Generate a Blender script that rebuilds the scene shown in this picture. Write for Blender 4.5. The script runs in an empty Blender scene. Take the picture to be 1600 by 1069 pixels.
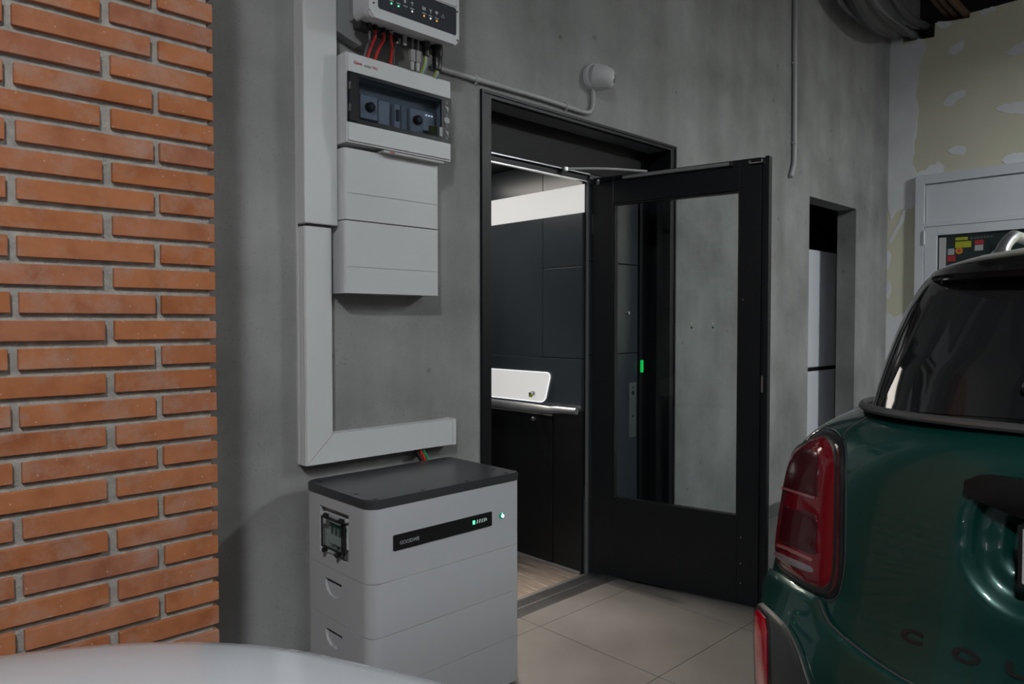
import bpy, bmesh, math, random
from mathutils import Vector, Matrix
from mathutils.bvhtree import BVHTree
random.seed(7)
SC = bpy.context.scene
C = SC.collection
PI = math.pi

# ------------------------------------------------------------------ camera, world, exposure
CAM = Vector((0.0, -2.23, 1.30)); FPX = 1120.0; IW, IH = 1600, 1069
YAW, PITCH = math.radians(43.78), math.radians(-1.6)
FW = Vector((math.sin(YAW)*math.cos(PITCH), math.cos(YAW)*math.cos(PITCH), math.sin(PITCH)))
RT = Vector((math.cos(YAW), -math.sin(YAW), 0)); UP = RT.cross(FW)
cd = bpy.data.cameras.new('camera'); co = bpy.data.objects.new('camera', cd); C.objects.link(co)
cd.sensor_width = 36; cd.lens = 36*FPX/IW; cd.clip_start = 0.02
co.matrix_world = Matrix.Translation(CAM) @ Matrix((RT, UP, -FW)).transposed().to_4x4()
SC.camera = co
vs = SC.view_settings
vs.view_transform = 'Standard'; vs.look = 'None'; vs.gamma = 1.0; vs.use_curve_mapping = False
vs.exposure = 0.0
wd = bpy.data.worlds.new('world'); SC.world = wd; wd.use_nodes = True
wd.node_tree.nodes['Background'].inputs[0].default_value = (0.9, 0.95, 1.0, 1)
wd.node_tree.nodes['Background'].inputs[1].default_value = 0.02
LAMP = 285.0         # square ceiling lights (built below as fixtures)
FILL_B = 42.0        # unseen linear back row, added as fill and for the far wall
CABIN = 8.0          # lift cabin ceiling light
PANEL = 0.52         # backlit panels inside the lift

def ray(u, v): return FW + RT*((u-IW/2)/FPX) + UP*((IH/2-v)/FPX)
def onY(u, v, y): r = ray(u, v); return CAM + r*((y-CAM.y)/r.y)
def onX(u, v, x): r = ray(u, v); return CAM + r*((x-CAM.x)/r.x)
def onZ(u, v, z): r = ray(u, v); return CAM + r*((z-CAM.z)/r.z)

# ------------------------------------------------------------------ materials
MATS = {}
def mat(name, col, rough=0.5, metal=0.0, emit=None, estr=0.0, coat=0.0, spec=0.5, noise=None, bump=None, trans=0.0, rnd=0.0):
    m = bpy.data.materials.new(name); m.use_nodes = True
    nt = m.node_tree; b = nt.nodes['Principled BSDF']
    b.inputs['Base Color'].default_value = (*col, 1); b.inputs['Roughness'].default_value = rough
    b.inputs['Metallic'].default_value = metal; b.inputs['Coat Weight'].default_value = coat
    b.inputs['Coat Roughness'].default_value = 0.04
    b.inputs['Specular IOR Level'].default_value = spec; b.inputs['Transmission Weight'].default_value = trans
    if emit: b.inputs['Emission Color'].default_value = (*emit, 1); b.inputs['Emission Strength'].default_value = estr
    tc = nt.nodes.new('ShaderNodeTexCoord')
    if noise:                    # (scale, amount) value mottling
        sc, am = noise[:2]
        n = nt.nodes.new('ShaderNodeTexNoise'); n.inputs['Scale'].default_value = sc; n.inputs['Detail'].default_value = 6
        nt.links.new(tc.outputs['Object'], n.inputs['Vector'])
        mr = nt.nodes.new('ShaderNodeMapRange'); mr.inputs[1].default_value = .3; mr.inputs[2].default_value = .7
        mr.inputs[3].default_value = 1-am; mr.inputs[4].default_value = 1+am
        nt.links.new(n.outputs['Fac'], mr.inputs[0])
        mx = nt.nodes.new('ShaderNodeMix'); mx.data_type = 'RGBA'; mx.blend_type = 'MULTIPLY'; mx.inputs[0].default_value = 1
        mx.inputs[6].default_value = (*col, 1); nt.links.new(mr.outputs[0], mx.inputs[7])
        nt.links.new(mx.outputs[2], b.inputs['Base Color'])
    if bump:
        sc, st = bump
        n = nt.nodes.new('ShaderNodeTexNoise'); n.inputs['Scale'].default_value = sc; n.inputs['Detail'].default_value = 5
        nt.links.new(tc.outputs['Object'], n.inputs['Vector'])
        bp = nt.nodes.new('ShaderNodeBump'); bp.inputs['Strength'].default_value = st; bp.inputs['Distance'].default_value = .004
        nt.links.new(n.outputs['Fac'], bp.inputs['Height']); nt.links.new(bp.outputs[0], b.inputs['Normal'])
    MATS[name] = m; return m
def N(m, t, **kw):
    n = m.node_tree.nodes.new(t)
    for k, v in kw.items():
        if isinstance(k, str) and k.startswith('i_'): n.inputs[k[2:]].default_value = v
        else: setattr(n, k, v)
    return n
def L(m, a, b): m.node_tree.links.new(a, b)
def ramp(m, src, stops):
    r = N(m, 'ShaderNodeValToRGB'); e = r.color_ramp.elements
    while len(e) < len(stops): e.new(.5)
    for el, (p, c) in zip(e, stops): el.position = p; el.color = (*c, 1)
    L(m, src, r.inputs[0]); return r.outputs[0]

def concrete():
    m = mat('concrete', (.3, .31, .31), .82, spec=.25); b = m.node_tree.nodes['Principled BSDF']
    g = N(m, 'ShaderNodeNewGeometry')
    n1 = N(m, 'ShaderNodeTexNoise', i_Scale=1.6, i_Detail=7, i_Roughness=.6); L(m, g.outputs['Position'], n1.inputs['Vector'])
    c1 = ramp(m, n1.outputs['Fac'], [(.28, (.21, .213, .21)), (.5, (.31, .314, .31)), (.72, (.40, .404, .40))])
    mp = N(m, 'ShaderNodeMapping'); mp.inputs['Scale'].default_value = (3.2, 3.2, .55); L(m, g.outputs['Position'], mp.inputs[0])
    n2 = N(m, 'ShaderNodeTexNoise', i_Scale=1.3, i_Detail=4); L(m, mp.outputs[0], n2.inputs['Vector'])
    c2 = ramp(m, n2.outputs['Fac'], [(.3, (.82, .82, .81)), (.7, (1.1, 1.1, 1.1))])
    mx = N(m, 'ShaderNodeMix', data_type='RGBA', blend_type='MULTIPLY'); mx.inputs[0].default_value = 1
    L(m, c1, mx.inputs[6]); L(m, c2, mx.inputs[7])
    v = N(m, 'ShaderNodeTexVoronoi', i_Scale=75.0); L(m, g.outputs['Position'], v.inputs['Vector'])
    n3 = N(m, 'ShaderNodeTexNoise', i_Scale=5.0, i_Detail=2); L(m, g.outputs['Position'], n3.inputs['Vector'])
    ad = N(m, 'ShaderNodeMath', operation='MULTIPLY_ADD'); ad.inputs[1].default_value = -.28; ad.inputs[2].default_value = .285
    L(m, n3.outputs['Fac'], ad.inputs[0])
    lt = N(m, 'ShaderNodeMath', operation='LESS_THAN'); L(m, v.outputs['Distance'], lt.inputs[0]); L(m, ad.outputs[0], lt.inputs[1])
    mx2 = N(m, 'ShaderNodeMix', data_type='RGBA', blend_type='MULTIPLY'); L(m, lt.outputs[0], mx2.inputs[0])
    L(m, mx.outputs[2], mx2.inputs[6]); mx2.inputs[7].default_value = (.72, .72, .72, 1)
    v5 = N(m, 'ShaderNodeTexVoronoi', i_Scale=5.5); L(m, g.outputs['Position'], v5.inputs['Vector'])
    n5 = N(m, 'ShaderNodeTexNoise', i_Scale=40.0, i_Detail=3); L(m, g.outputs['Position'], n5.inputs['Vector'])
    a5 = N(m, 'ShaderNodeMath', operation='MULTIPLY'); a5.inputs[1].default_value = .13; L(m, n5.outputs['Fac'], a5.inputs[0])
    l5 = N(m, 'ShaderNodeMath', operation='LESS_THAN'); L(m, v5.outputs['Distance'], l5.inputs[0]); L(m, a5.outputs[0], l5.inputs[1])
    f5 = N(m, 'ShaderNodeMath', operation='MULTIPLY'); f5.inputs[1].default_value = .55; L(m, l5.outputs[0], f5.inputs[0])
    mx3 = N(m, 'ShaderNodeMix', data_type='RGBA', blend_type='MULTIPLY'); L(m, f5.outputs[0], mx3.inputs[0])
    L(m, mx2.outputs[2], mx3.inputs[6]); mx3.inputs[7].default_value = (.55, .55, .55, 1)
    L(m, mx3.outputs[2], b.inputs['Base Color'])
    n4 = N(m, 'ShaderNodeTexNoise', i_Scale=110.0, i_Detail=5); L(m, g.outputs['Position'], n4.inputs['Vector'])
    n6 = N(m, 'ShaderNodeTexNoise', i_Scale=14.0, i_Detail=4); L(m, g.outputs['Position'], n6.inputs['Vector'])
    sm = N(m, 'ShaderNodeMath', operation='MULTIPLY_ADD'); sm.inputs[1].default_value = .35; L(m, n4.outputs['Fac'], sm.inputs[0]); L(m, n6.outputs['Fac'], sm.inputs[2])
    bp = N(m, 'ShaderNodeBump', i_Strength=.35, i_Distance=.006); L(m, sm.outputs[0], bp.inputs['Height']); L(m, bp.outputs[0], b.inputs['Normal'])
concrete()

def brick_mat():
    m = mat('brick', (.4, .15, .08), .85, spec=.2); b = m.node_tree.nodes['Principled BSDF']
    oi = N(m, 'ShaderNodeObjectInfo'); g = N(m, 'ShaderNodeNewGeometry')
    base = ramp(m, oi.outputs['Random'], [(0, (.38, .135, .057)), (.35, (.44, .165, .07)), (.7, (.41, .16, .08)), (1, (.36, .145, .085))])
    n1 = N(m, 'ShaderNodeTexNoise', i_Scale=14.0, i_Detail=6); L(m, g.outputs['Position'], n1.inputs['Vector'])
    c = ramp(m, n1.outputs['Fac'], [(.3, (.8, .72, .68)), (.5, (1, 1, 1)), (.75, (1.12, 1.1, 1.08))])
    mx = N(m, 'ShaderNodeMix', data_type='RGBA', blend_type='MULTIPLY'); mx.inputs[0].default_value = 1
    L(m, base, mx.inputs[6]); L(m, c, mx.inputs[7])
    n2 = N(m, 'ShaderNodeTexNoise', i_Scale=9.0, i_Detail=8, i_Roughness=.72); L(m, g.outputs['Position'], n2.inputs['Vector'])
    f = ramp(m, n2.outputs['Fac'], [(.50, (0, 0, 0)), (.70, (.6, .6, .6))])
    mx2 = N(m, 'ShaderNodeMix', data_type='RGBA'); L(m, f, mx2.inputs[0]); L(m, mx.outputs[2], mx2.inputs[6]); mx2.inputs[7].default_value = (.42, .30, .25, 1)
    v = N(m, 'ShaderNodeTexVoronoi', i_Scale=38.0); L(m, g.outputs['Position'], v.inputs['Vector'])
    lt = N(m, 'ShaderNodeMath', operation='LESS_THAN'); lt.inputs[1].default_value = .075; L(m, v.outputs['Distance'], lt.inputs[0])
    mx3 = N(m, 'ShaderNodeMix', data_type='RGBA'); L(m, lt.outputs[0], mx3.inputs[0]); L(m, mx2.outputs[2], mx3.inputs[6]); mx3.inputs[7].default_value = (.46, .34, .27, 1)
    L(m, mx3.outputs[2], b.inputs['Base Color'])
    n4 = N(m, 'ShaderNodeTexNoise', i_Scale=60.0, i_Detail=6); L(m, g.outputs['Position'], n4.inputs['Vector'])
    bp = N(m, 'ShaderNodeBump', i_Strength=.35, i_Distance=.003); L(m, n4.outputs['Fac'], bp.inputs['Height']); L(m, bp.outputs[0], b.inputs['Normal'])
brick_mat()
mat('mortar', (.36, .345, .315), .95, noise=(40, .2), bump=(160, .9))

def tile_mat():
    m = mat('tile', (.3, .29, .28), .33, spec=.5); b = m.node_tree.nodes['Principled BSDF']
    g = N(m, 'ShaderNodeNewGeometry'); oi = N(m, 'ShaderNodeObjectInfo')
    n = N(m, 'ShaderNodeTexNoise', i_Scale=3.5, i_Detail=7, i_Roughness=.6); L(m, g.outputs['Position'], n.inputs['Vector'])
    c = ramp(m, n.outputs['Fac'], [(.3, (.112, .109, .105)), (.7, (.148, .144, .139))])
    L(m, c, b.inputs['Base Color'])
    r = N(m, 'ShaderNodeMapRange'); r.inputs[3].default_value = .28; r.inputs[4].default_value = .42; L(m, n.outputs['Fac'], r.inputs[0]); L(m, r.outputs[0], b.inputs['Roughness'])
tile_mat()
def mat_carpet():
    m = mat('wood_floor', (.3, .22, .16), .6); b = m.node_tree.nodes['Principled BSDF']
    g = N(m, 'ShaderNodeNewGeometry'); mp = N(m, 'ShaderNodeMapping'); mp.inputs['Scale'].default_value = (60, 2.2, 1); L(m, g.outputs['Position'], mp.inputs[0])
    n = N(m, 'ShaderNodeTexNoise', i_Scale=1.6, i_Detail=8, i_Roughness=.7); L(m, mp.outputs[0], n.inputs['Vector'])
    c = ramp(m, n.outputs['Fac'], [(.36, (.05, .04, .033)), (.5, (.16, .13, .108)), (.64, (.30, .26, .23))])
    L(m, c, b.inputs['Base Color'])
mat_carpet()
mat('grout', (.22, .215, .21), .9)
mat('white_plastic', (.60, .61, .62), .42, noise=(2, .03))
mat('trunk_plastic', (.64, .65, .65), .38, noise=(2, .03))
mat('battery_white', (.52, .53, .55), .38)
mat('grey_bracket', (.30, .31, .315), .5, metal=.2)
mat('seam', (.03, .03, .032), .7)
mat('lid', (.045, .048, .053), .32, spec=.6)
mat('black_frame', (.009, .011, .013), .42, spec=.28)
mat('lintel_black', (.004, .0045, .005), .5, spec=.2)
mat('smoke_frame', (.014, .016, .020), .3, spec=.12)
mat('hatch_black', (.010, .011, .012), .4)
mat('soffit_lit_grey', (.24, .255, .285), .4)  # bluish lightening stands in for light reflected onto the soffit
mat('black_laminate', (.040, .050, .060), .24, spec=.6)
mat('black_plastic', (.012, .012, .013), .35)
mat('black_rubber', (.012, .012, .012), .7)
mat('aluminium', (.62, .63, .64), .3, metal=.9)
mat('steel', (.55, .56, .58), .28, metal=.95)
mat('rail_grey', (.30, .31, .315), .4, metal=.4)
mat('handrail_grey', (.42, .44, .46), .32, metal=.55)
mat('panel_light', (.3, .3, .3), .5, emit=(1, .985, .96), estr=PANEL)
mat('panel_rim', (.7, .7, .72), .3, emit=(.9, .96, 1), estr=.9)
mat('cabin_lamp', (.8, .8, .8), .5, emit=(1, .93, .84), estr=CABIN)
mat('lamp_diffuser', (.8, .8, .8), .5, emit=(.97, 1.0, 1.02), estr=LAMP)
mat('fill_diffuser', (.8, .8, .8), .5, emit=(.97, 1.0, 1.02), estr=FILL_B)
mat('lamp_body', (.7, .7, .7), .5)
mat('led_green', (.1, .8, .2), .4, emit=(.05, 1, .25), estr=4.0)
mat('led_dim', (.2, .3, .28), .4, emit=(.45, .55, .55), estr=.35)
mat('led_white', (.9, .9, .9), .4, emit=(.85, .9, 1), estr=1.6)
mat('led_orange', (.9, .5, .1), .4, emit=(1, .42, .05), estr=1.4)
mat('exit_green', (.02, .4, .08), .4, emit=(.0, .8, .12), estr=.5)
mat('button_green', (.01, .22, .14), .3, emit=(.0, .5, .28), estr=.25)
mat('icon_grey', (.45, .46, .48), .5)
mat('logo_grey', (.3, .31, .32), .5)
mat('red_print', (.42, .02, .06), .5)
mat('grey_print', (.12, .13, .14), .5)
mat('inverter_glass', (.055, .06, .07), .08, spec=.6)
mat('red_cable', (.52, .025, .02), .4)
mat('wire_yellow', (.45, .5, .05), .5)
mat('wire_blue', (.35, .5, .6), .5)
mat('wire_green', (.03, .28, .1), .5)
mat('grey_cable', (.26, .26, .255), .5)
mat('warning_yellow', (.32, .36, .01), .5)
mat('label_olive', (.12, .135, .015), .6)
mat('pcb_green', (.02, .13, .09), .5)
mat('conduit_grey', (.45, .46, .46), .45)
mat('drywall', (.68, .66, .52), .9, noise=(1.3, .06))
mat('filler', (.78, .79, .81), .9, noise=(6, .06))
mat('paint_white', (.68, .70, .74), .55, noise=(2, .03))
mat('fridge_white', (.78, .81, .87), .35)
mat('ceiling_dark', (.07, .07, .068), .9, noise=(2, .25))
mat('room_wall', (.2, .2, .2), .85)
mat('room_dark', (.07, .07, .07), .85)
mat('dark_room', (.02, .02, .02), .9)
mat('pipe_grey', (.075, .077, .08), .5)
mat('conduit_dark', (.16, .165, .17), .5)
mat('pipe_copper', (.11, .055, .028), .55)
mat('baseboard', (.10, .10, .10), .5)
mat('car_green', (.002, .046, .038), .32, metal=.35, coat=.8)
mat('car_black', (.006, .006, .007), .16, coat=.8)
mat('car_roof', (.02, .021, .021), .2, coat=1.0)
mat('handle_black', (.008, .008, .009), .3, spec=.25)
mat('car_trim', (.18, .185, .18), .3, metal=.7)
mat('cladding', (.03, .036, .035), .5)
mat('car_glass', (.012, .013, .014), .05, spec=.6)
mat('lamp_red', (.15, .002, .008), .12, coat=.5, spec=.3)
mat('lamp_red_dark', (.055, .002, .005), .2, coat=.3, spec=.3)
mat('lamp_clear', (.20, .16, .165), .15, coat=.8)
mat('lamp_bar', (.32, .10, .10), .2, coat=.6)
mat('reflector_red', (.33, .0, .012), .18, coat=.8)
mat('car_white', (.47, .49, .52), .22, coat=.8)
mat('rail_silver', (.5, .51, .53), .28, metal=.85)
mat('chrome', (.75, .76, .78), .1, metal=1.0)
mat('door_pane', (.02, .03, .03), .06)
mat('sticker_yellow', (.42, .45, .02), .6)
mat('sticker_orange', (.55, .22, .02), .6)
mat('sticker_red', (.42, .03, .04), .6)
mat('sticker_white', (.42, .43, .44), .6)
mat('plate_white', (.5, .5, .5), .5)

def glass(name, tint, gl=.05):
    m = bpy.data.materials.new(name); m.use_nodes = True; nt = m.node_tree; nt.nodes.clear()
    o = nt.nodes.new('ShaderNodeOutputMaterial'); t = nt.nodes.new('ShaderNodeBsdfTransparent'); t.inputs[0].default_value = (*tint, 1)
    g = nt.nodes.new('ShaderNodeBsdfGlossy'); g.inputs['Roughness'].default_value = .01
    f = nt.nodes.new('ShaderNodeFresnel'); f.inputs['IOR'].default_value = 1.5
    ge = nt.nodes.new('ShaderNodeNewGeometry'); sb = nt.nodes.new('ShaderNodeMath'); sb.operation = 'SUBTRACT'; sb.inputs[0].default_value = 1; nt.links.new(ge.outputs['Backfacing'], sb.inputs[1])
    ml = nt.nodes.new('ShaderNodeMath'); ml.operation = 'MULTIPLY'; nt.links.new(f.outputs[0], ml.inputs[0]); nt.links.new(sb.outputs[0], ml.inputs[1])   # reflect at the outer face only, no false total reflection inside the thin pane
    mx = nt.nodes.new('ShaderNodeMixShader'); nt.links.new(ml.outputs[0], mx.inputs[0]); nt.links.new(t.outputs[0], mx.inputs[1]); nt.links.new(g.outputs[0], mx.inputs[2])
    nt.links.new(mx.outputs[0], o.inputs[0]); MATS[name] = m
glass('clear_glass', (.92, .94, .94)); glass('smoked_glass', (.66, .70, .75)); glass('flap_glass', (.85, .9, .88))

# ------------------------------------------------------------------ mesh helpers
def link(o, parent=None):
    C.objects.link(o)
    if parent: o.parent = parent
def wloc(o):
    l = Vector((0, 0, 0))
    while o: l += o.location; o = o.parent
    return l
def tag(o, label=None, cat=None, group=None, kind=None):
    if label: o['label'] = label
    if cat: o['category'] = cat
    if group: o['group'] = group
    if kind: o['kind'] = kind
    return o
def thing(name, label, cat, loc=(0, 0, 0), group=None):
    o = bpy.data.objects.new(name, None); o.empty_display_size = .1; o.location = loc; link(o); return tag(o, label, cat, group)
def obj(name, bm, m, parent=None, smooth=False, keep=False):
    bmesh.ops.recalc_face_normals(bm, faces=bm.faces[:]) if not keep else None
    me = bpy.data.meshes.new(name)
    off = wloc(parent) if parent else Vector((0, 0, 0))
    loc = Vector((0, 0, 0))
    if not parent and bm.verts:
        xs = [v.co for v in bm.verts]
        loc = Vector(((min(c.x for c in xs)+max(c.x for c in xs))/2, (min(c.y for c in xs)+max(c.y for c in xs))/2, min(c.z for c in xs))); off = loc
    for v in bm.verts: v.co -= off
    if smooth:
        for f in bm.faces: f.smooth = True
        for e in bm.edges:
            if len(e.link_faces) == 2 and e.calc_face_angle(0) > .6: e.smooth = False
    bm.to_mesh(me); bm.free()
    for mm in (m if isinstance(m, (list, tuple)) else [m]): me.materials.append(MATS[mm])
    o = bpy.data.objects.new(name, me); o.location = loc; link(o, parent); return o
def B(): return bmesh.new()
def box(bm, x0, x1, y0, y1, z0, z1, bev=0, seg=2, M=None):
    t = bmesh.new(); bmesh.ops.create_cube(t, size=1)
    for v in t.verts: v.co = Vector(((x0+x1)/2+v.co.x*(x1-x0), (y0+y1)/2+v.co.y*(y1-y0), (z0+z1)/2+v.co.z*(z1-z0)))
    if bev: bmesh.ops.bevel(t, geom=t.edges[:], offset=bev, segments=seg, profile=.5, affect='EDGES')
    if M: bmesh.ops.transform(t, matrix=M, verts=t.verts[:])
    merge(bm, t); return bm
def merge(bm, t):
    mp = {v: bm.verts.new(v.co) for v in t.verts}
    for f in t.faces:
        try:
            nf = bm.faces.new([mp[v] for v in f.verts]); nf.smooth = f.smooth; nf.material_index = f.material_index
        except ValueError: pass
    t.free()
def bx(*a, **k): return box(B(), *a, **k)
def prism(bm, pts, a, b, axis='y'):
    """extrude 2-D polygon pts along axis from a to b. axis y: pts=(x,z); x: pts=(y,z); z: pts=(x,y)"""
    def P(p, t): return {'y': (p[0], t, p[1]), 'x': (t, p[0], p[1]), 'z': (p[0], p[1], t)}[axis]
    v0 = [bm.verts.new(P(p, a)) for p in pts]; v1 = [bm.verts.new(P(p, b)) for p in pts]
    bm.faces.new(v0); bm.faces.new(v1[::-1])
    for i in range(len(pts)):
        j = (i+1) % len(pts); bm.faces.new((v0[i], v1[i], v1[j], v0[j]))
    return bm
def rrect(x0, x1, y0, y1, r, n=5, rs=None):
    out = []; rs = rs or (r, r, r, r)
    for (cx, cy, a, rr) in ((x1, y1, 0, rs[0]), (x0, y1, 90, rs[1]), (x0, y0, 180, rs[2]), (x1, y0, 270, rs[3])):
        ox = cx-rr if cx == x1 else cx+rr; oy = cy-rr if cy == y1 else cy+rr
        if rr <= 0: out.append((cx, cy)); continue
        for i in range(n+1):
            t = math.radians(a+90*i/n); out.append((ox+rr*math.cos(t), oy+rr*math.sin(t)))
    return out
def cyl(bm, p0, p1, r0, r1=None, n=14, cap=True):
    r1 = r0 if r1 is None else r1
    p0, p1 = Vector(p0), Vector(p1); d = (p1-p0).normalized()
    a = d.orthogonal().normalized(); b = d.cross(a)
    k0 = [bm.verts.new(p0+(a*math.cos(2*PI*i/n)+b*math.sin(2*PI*i/n))*r0) for i in range(n)]
    k1 = [bm.verts.new(p1+(a*math.cos(2*PI*i/n)+b*math.sin(2*PI*i/n))*r1) for i in range(n)]
    for i in range(n): bm.faces.new((k0[i], k0[(i+1) % n], k1[(i+1) % n], k1[i]))
    if cap: bm.faces.new(k0[::-1]); bm.faces.new(k1)
    return bm
def catmull(pts, n=8, closed=False):
    P = [Vector(p) for p in pts]; out = []; m = len(P)
    rng = range(m if closed else m-1)
    for i in rng:
        g = (lambda k: P[k % m]) if closed else (lambda k: P[max(0, min(m-1, k))])
        p0, p1, p2, p3 = g(i-1), g(i), g(i+1), g(i+2)
        for k in range(n):
            t = k/n
            out.append(.5*((2*p1)+(p2-p0)*t+(2*p0-5*p1+4*p2-p3)*t*t+(3*p1-p0-3*p2+p3)*t**3))
    if not closed: out.append(P[-1])
    return out
def tube(bm, pts, r, n=10, smooth=8):
    P = catmull(pts, smooth) if smooth else [Vector(p) for p in pts]
    rings = []; up = None
    for i, p in enumerate(P):
        d = (P[min(i+1, len(P)-1)]-P[max(i-1, 0)]).normalized()
        up = d.orthogonal().normalized() if up is None else (up-d*up.dot(d)).normalized()
        b = d.cross(up)
        rr = r(i/(len(P)-1)) if callable(r) else r
        rings.append([bm.verts.new(p+(up*math.cos(2*PI*k/n)+b*math.sin(2*PI*k/n))*rr) for k in range(n)])
    for a, b in zip(rings, rings[1:]):
        for k in range(n): bm.faces.new((a[k], a[(k+1) % n], b[(k+1) % n], b[k]))
    bm.faces.new(rings[0][::-1]); bm.faces.new(rings[-1]); return bm
def lathe(bm, prof, c, axis, n=24):
    """prof: list of (r, t) along axis from c"""
    c = Vector(c); d = Vector(axis).normalized(); a = d.orthogonal().normalized(); b = d.cross(a); rings = []
    for r, t in prof: rings.append([bm.verts.new(c+d*t+(a*math.cos(2*PI*k/n)+b*math.sin(2*PI*k/n))*max(r, 1e-4)) for k in range(n)])
    for p, q in zip(rings, rings[1:]):
        for k in range(n): bm.faces.new((p[k], p[(k+1) % n], q[(k+1) % n], q[k]))
    bm.faces.new(rings[0][::-1]); bm.faces.new(rings[-1]); return bm
def cut(o, cutters):
    """real recesses: subtract cutter bmeshes (world coordinates) from object o"""
    off = wloc(o)
    for bm in cutters:
        for v in bm.verts: v.co -= off
        bmesh.ops.recalc_face_normals(bm, faces=bm.faces[:])
        me = bpy.data.meshes.new('cut'); bm.to_mesh(me); bm.free()
        c = bpy.data.objects.new('cut', me); C.objects.link(c); c.matrix_world = Matrix.Translation(off)
        md = o.modifiers.new('b', 'BOOLEAN'); md.operation = 'DIFFERENCE'; md.object = c; md.solver = 'EXACT'
        bpy.context.view_layer.update()
        dg = bpy.context.evaluated_depsgraph_get()
        nm = bpy.data.meshes.new_from_object(o.evaluated_get(dg)); o.modifiers.clear(); o.data = nm
        bpy.data.objects.remove(c)
def text(name, s, size, M, m, parent, depth=.0006, sx=1.0, bold=0.0):
    """flat lettering; M maps text plane (x right, y up) to world"""
    cu = bpy.data.curves.new(name, 'FONT'); cu.body = s; cu.size = size; cu.extrude = depth; cu.offset = bold; cu.resolution_u = 3
    t = bpy.data.objects.new('t', cu); C.objects.link(t); bpy.context.view_layer.update()
    me = bpy.data.meshes.new_from_object(t.evaluated_get(bpy.context.evaluated_depsgraph_get())); bpy.data.objects.remove(t)
    bm = B(); bm.from_mesh(me)
    bmesh.ops.transform(bm, matrix=M @ Matrix.Diagonal((sx, 1, 1, 1)), verts=bm.verts[:])
    return obj(name, bm, m, parent)
FRONT = lambda x, y, z: Matrix(((1, 0, 0, x), (0, 0, -1, y), (0, 1, 0, z), (0, 0, 0, 1)))   # faces -y
REAR = lambda x, y, z: Matrix(((0, 0, -1, x), (-1, 0, 0, y), (0, 1, 0, z), (0, 0, 0, 1)))    # faces -x, text runs to -y

# ------------------------------------------------------------------ room shell
YB, XL, ZC = -6.5, -4.5, 4.3
fl = tag(obj('floor', bx(XL, 6.6, YB, 0, -.15, -.012), 'grout'), kind='structure')
xj = 2.181; yj = -.127; TS = .6045
tb = B(); box(tb, -TS/2+.0013, TS/2-.0013, -TS/2+.0013, TS/2-.0013, -.012, 0)
tme = bpy.data.meshes.new('tile'); tb.to_mesh(tme); tb.free(); tme.materials.append(MATS['tile'])
tb = B(); box(tb, -TS/2+.0013, TS/2-.0013, -.0625, .0625, -.012, 0)
tme2 = bpy.data.meshes.new('tile_strip'); tb.to_mesh(tme2); tb.free(); tme2.materials.append(MATS['tile'])
for i in range(-6, 7):
    for j in range(-1, 9):
        o = bpy.data.objects.new('tile', tme2 if j == -1 else tme)
        o.location = Vector((xj+(i+.5)*TS, -.0635 if j == -1 else yj-(j+.5)*TS, 0)) - fl.location
        if xj+(i+1)*TS > 6.6: continue
        link(o, fl)
# main concrete wall with the lift opening and the doorway
T = .145
w = B()
for (x0, x1, z0, z1) in ((XL, 1.955, 0, ZC), (1.955, 3.372, 2.256, ZC), (3.372, 5.062, 0, ZC), (5.062, 5.911, 2.193, ZC), (5.911, 7.4, 0, ZC)):
    box(w, x0, x1, 0, T, z0, z1)
bmesh.ops.remove_doubles(w, verts=w.verts[:], dist=1e-5)
wm = tag(obj('wall_rear', w, 'concrete'), kind='structure')
tag(obj('wall_left', bx(XL-.15, XL, YB, 0, 0, ZC), 'room_dark'), kind='structure')
tag(obj('wall_near', bx(XL, 7.4, YB-.15, YB, 0, ZC), 'room_wall'), kind='structure')
tag(obj('ceiling', bx(XL, 7.4, YB, T, ZC, ZC+.15), 'ceiling_dark'), kind='structure')
for k, (x0, x1) in enumerate(((1.0, 1.953), (3.374, 5.06), (5.913, 6.585))):
    tag(obj('baseboard_rear' if k == 0 else 'baseboard_rear.%03d' % k, bx(x0, x1, -.012, 0, 0, .085, bev=.002), 'baseboard'), kind='structure')
# dark room behind the doorway
rm = B()
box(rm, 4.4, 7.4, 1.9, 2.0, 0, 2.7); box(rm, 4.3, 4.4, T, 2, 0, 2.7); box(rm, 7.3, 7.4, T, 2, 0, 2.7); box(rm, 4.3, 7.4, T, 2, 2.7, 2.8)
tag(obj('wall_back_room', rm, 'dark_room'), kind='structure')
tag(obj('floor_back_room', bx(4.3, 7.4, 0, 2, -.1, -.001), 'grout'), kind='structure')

# far wall: stepped plasterboard
XF = 6.6
top = [(.0, 3.72), (-.095, 3.72), (-.098, 3.655), (-.338, 3.632), (-.34, 3.742), (-.587, 3.712), (-.59, 3.748), (-2.2, 3.748), (YB, 3.748), (YB, 0), (0, 0)]
wr = tag(obj('wall_right', prism(B(), top, XF, XF+.12, 'x'), 'drywall'), kind='structure')
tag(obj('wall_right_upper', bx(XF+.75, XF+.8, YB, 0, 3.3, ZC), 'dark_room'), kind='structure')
def patch_far(pts, jit=.012, th=.003):
    p2 = []
    P = catmull([(a, b, 0) for a, b in pts], 5, closed=True)
    for q in P: p2.append((q.x+random.uniform(-jit, jit)*.5, q.y+random.uniform(-jit, jit)))
    return obj('filler_patch', prism(B(), p2, XF-th, XF+.001, 'x'), 'filler', wr)
def uvF(*uv): return [(onX(u, v, XF).y, onX(u, v, XF).z) for u, v in uv]
patch_far([(0.0, 3.70), (-.09, 3.70), (-.11, 3.645), (-.27, 3.62), (-.24, 3.45), (-.21, 3.2), (-.225, 2.95), (-.195, 2.7), (-.22, 2.55), (-.38, 2.6), (-.42, 2.52), (-.225, 2.50), (-.225, 2.29), (-.1, 2.27), (0.0, 2.30)], jit=.02)
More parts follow.
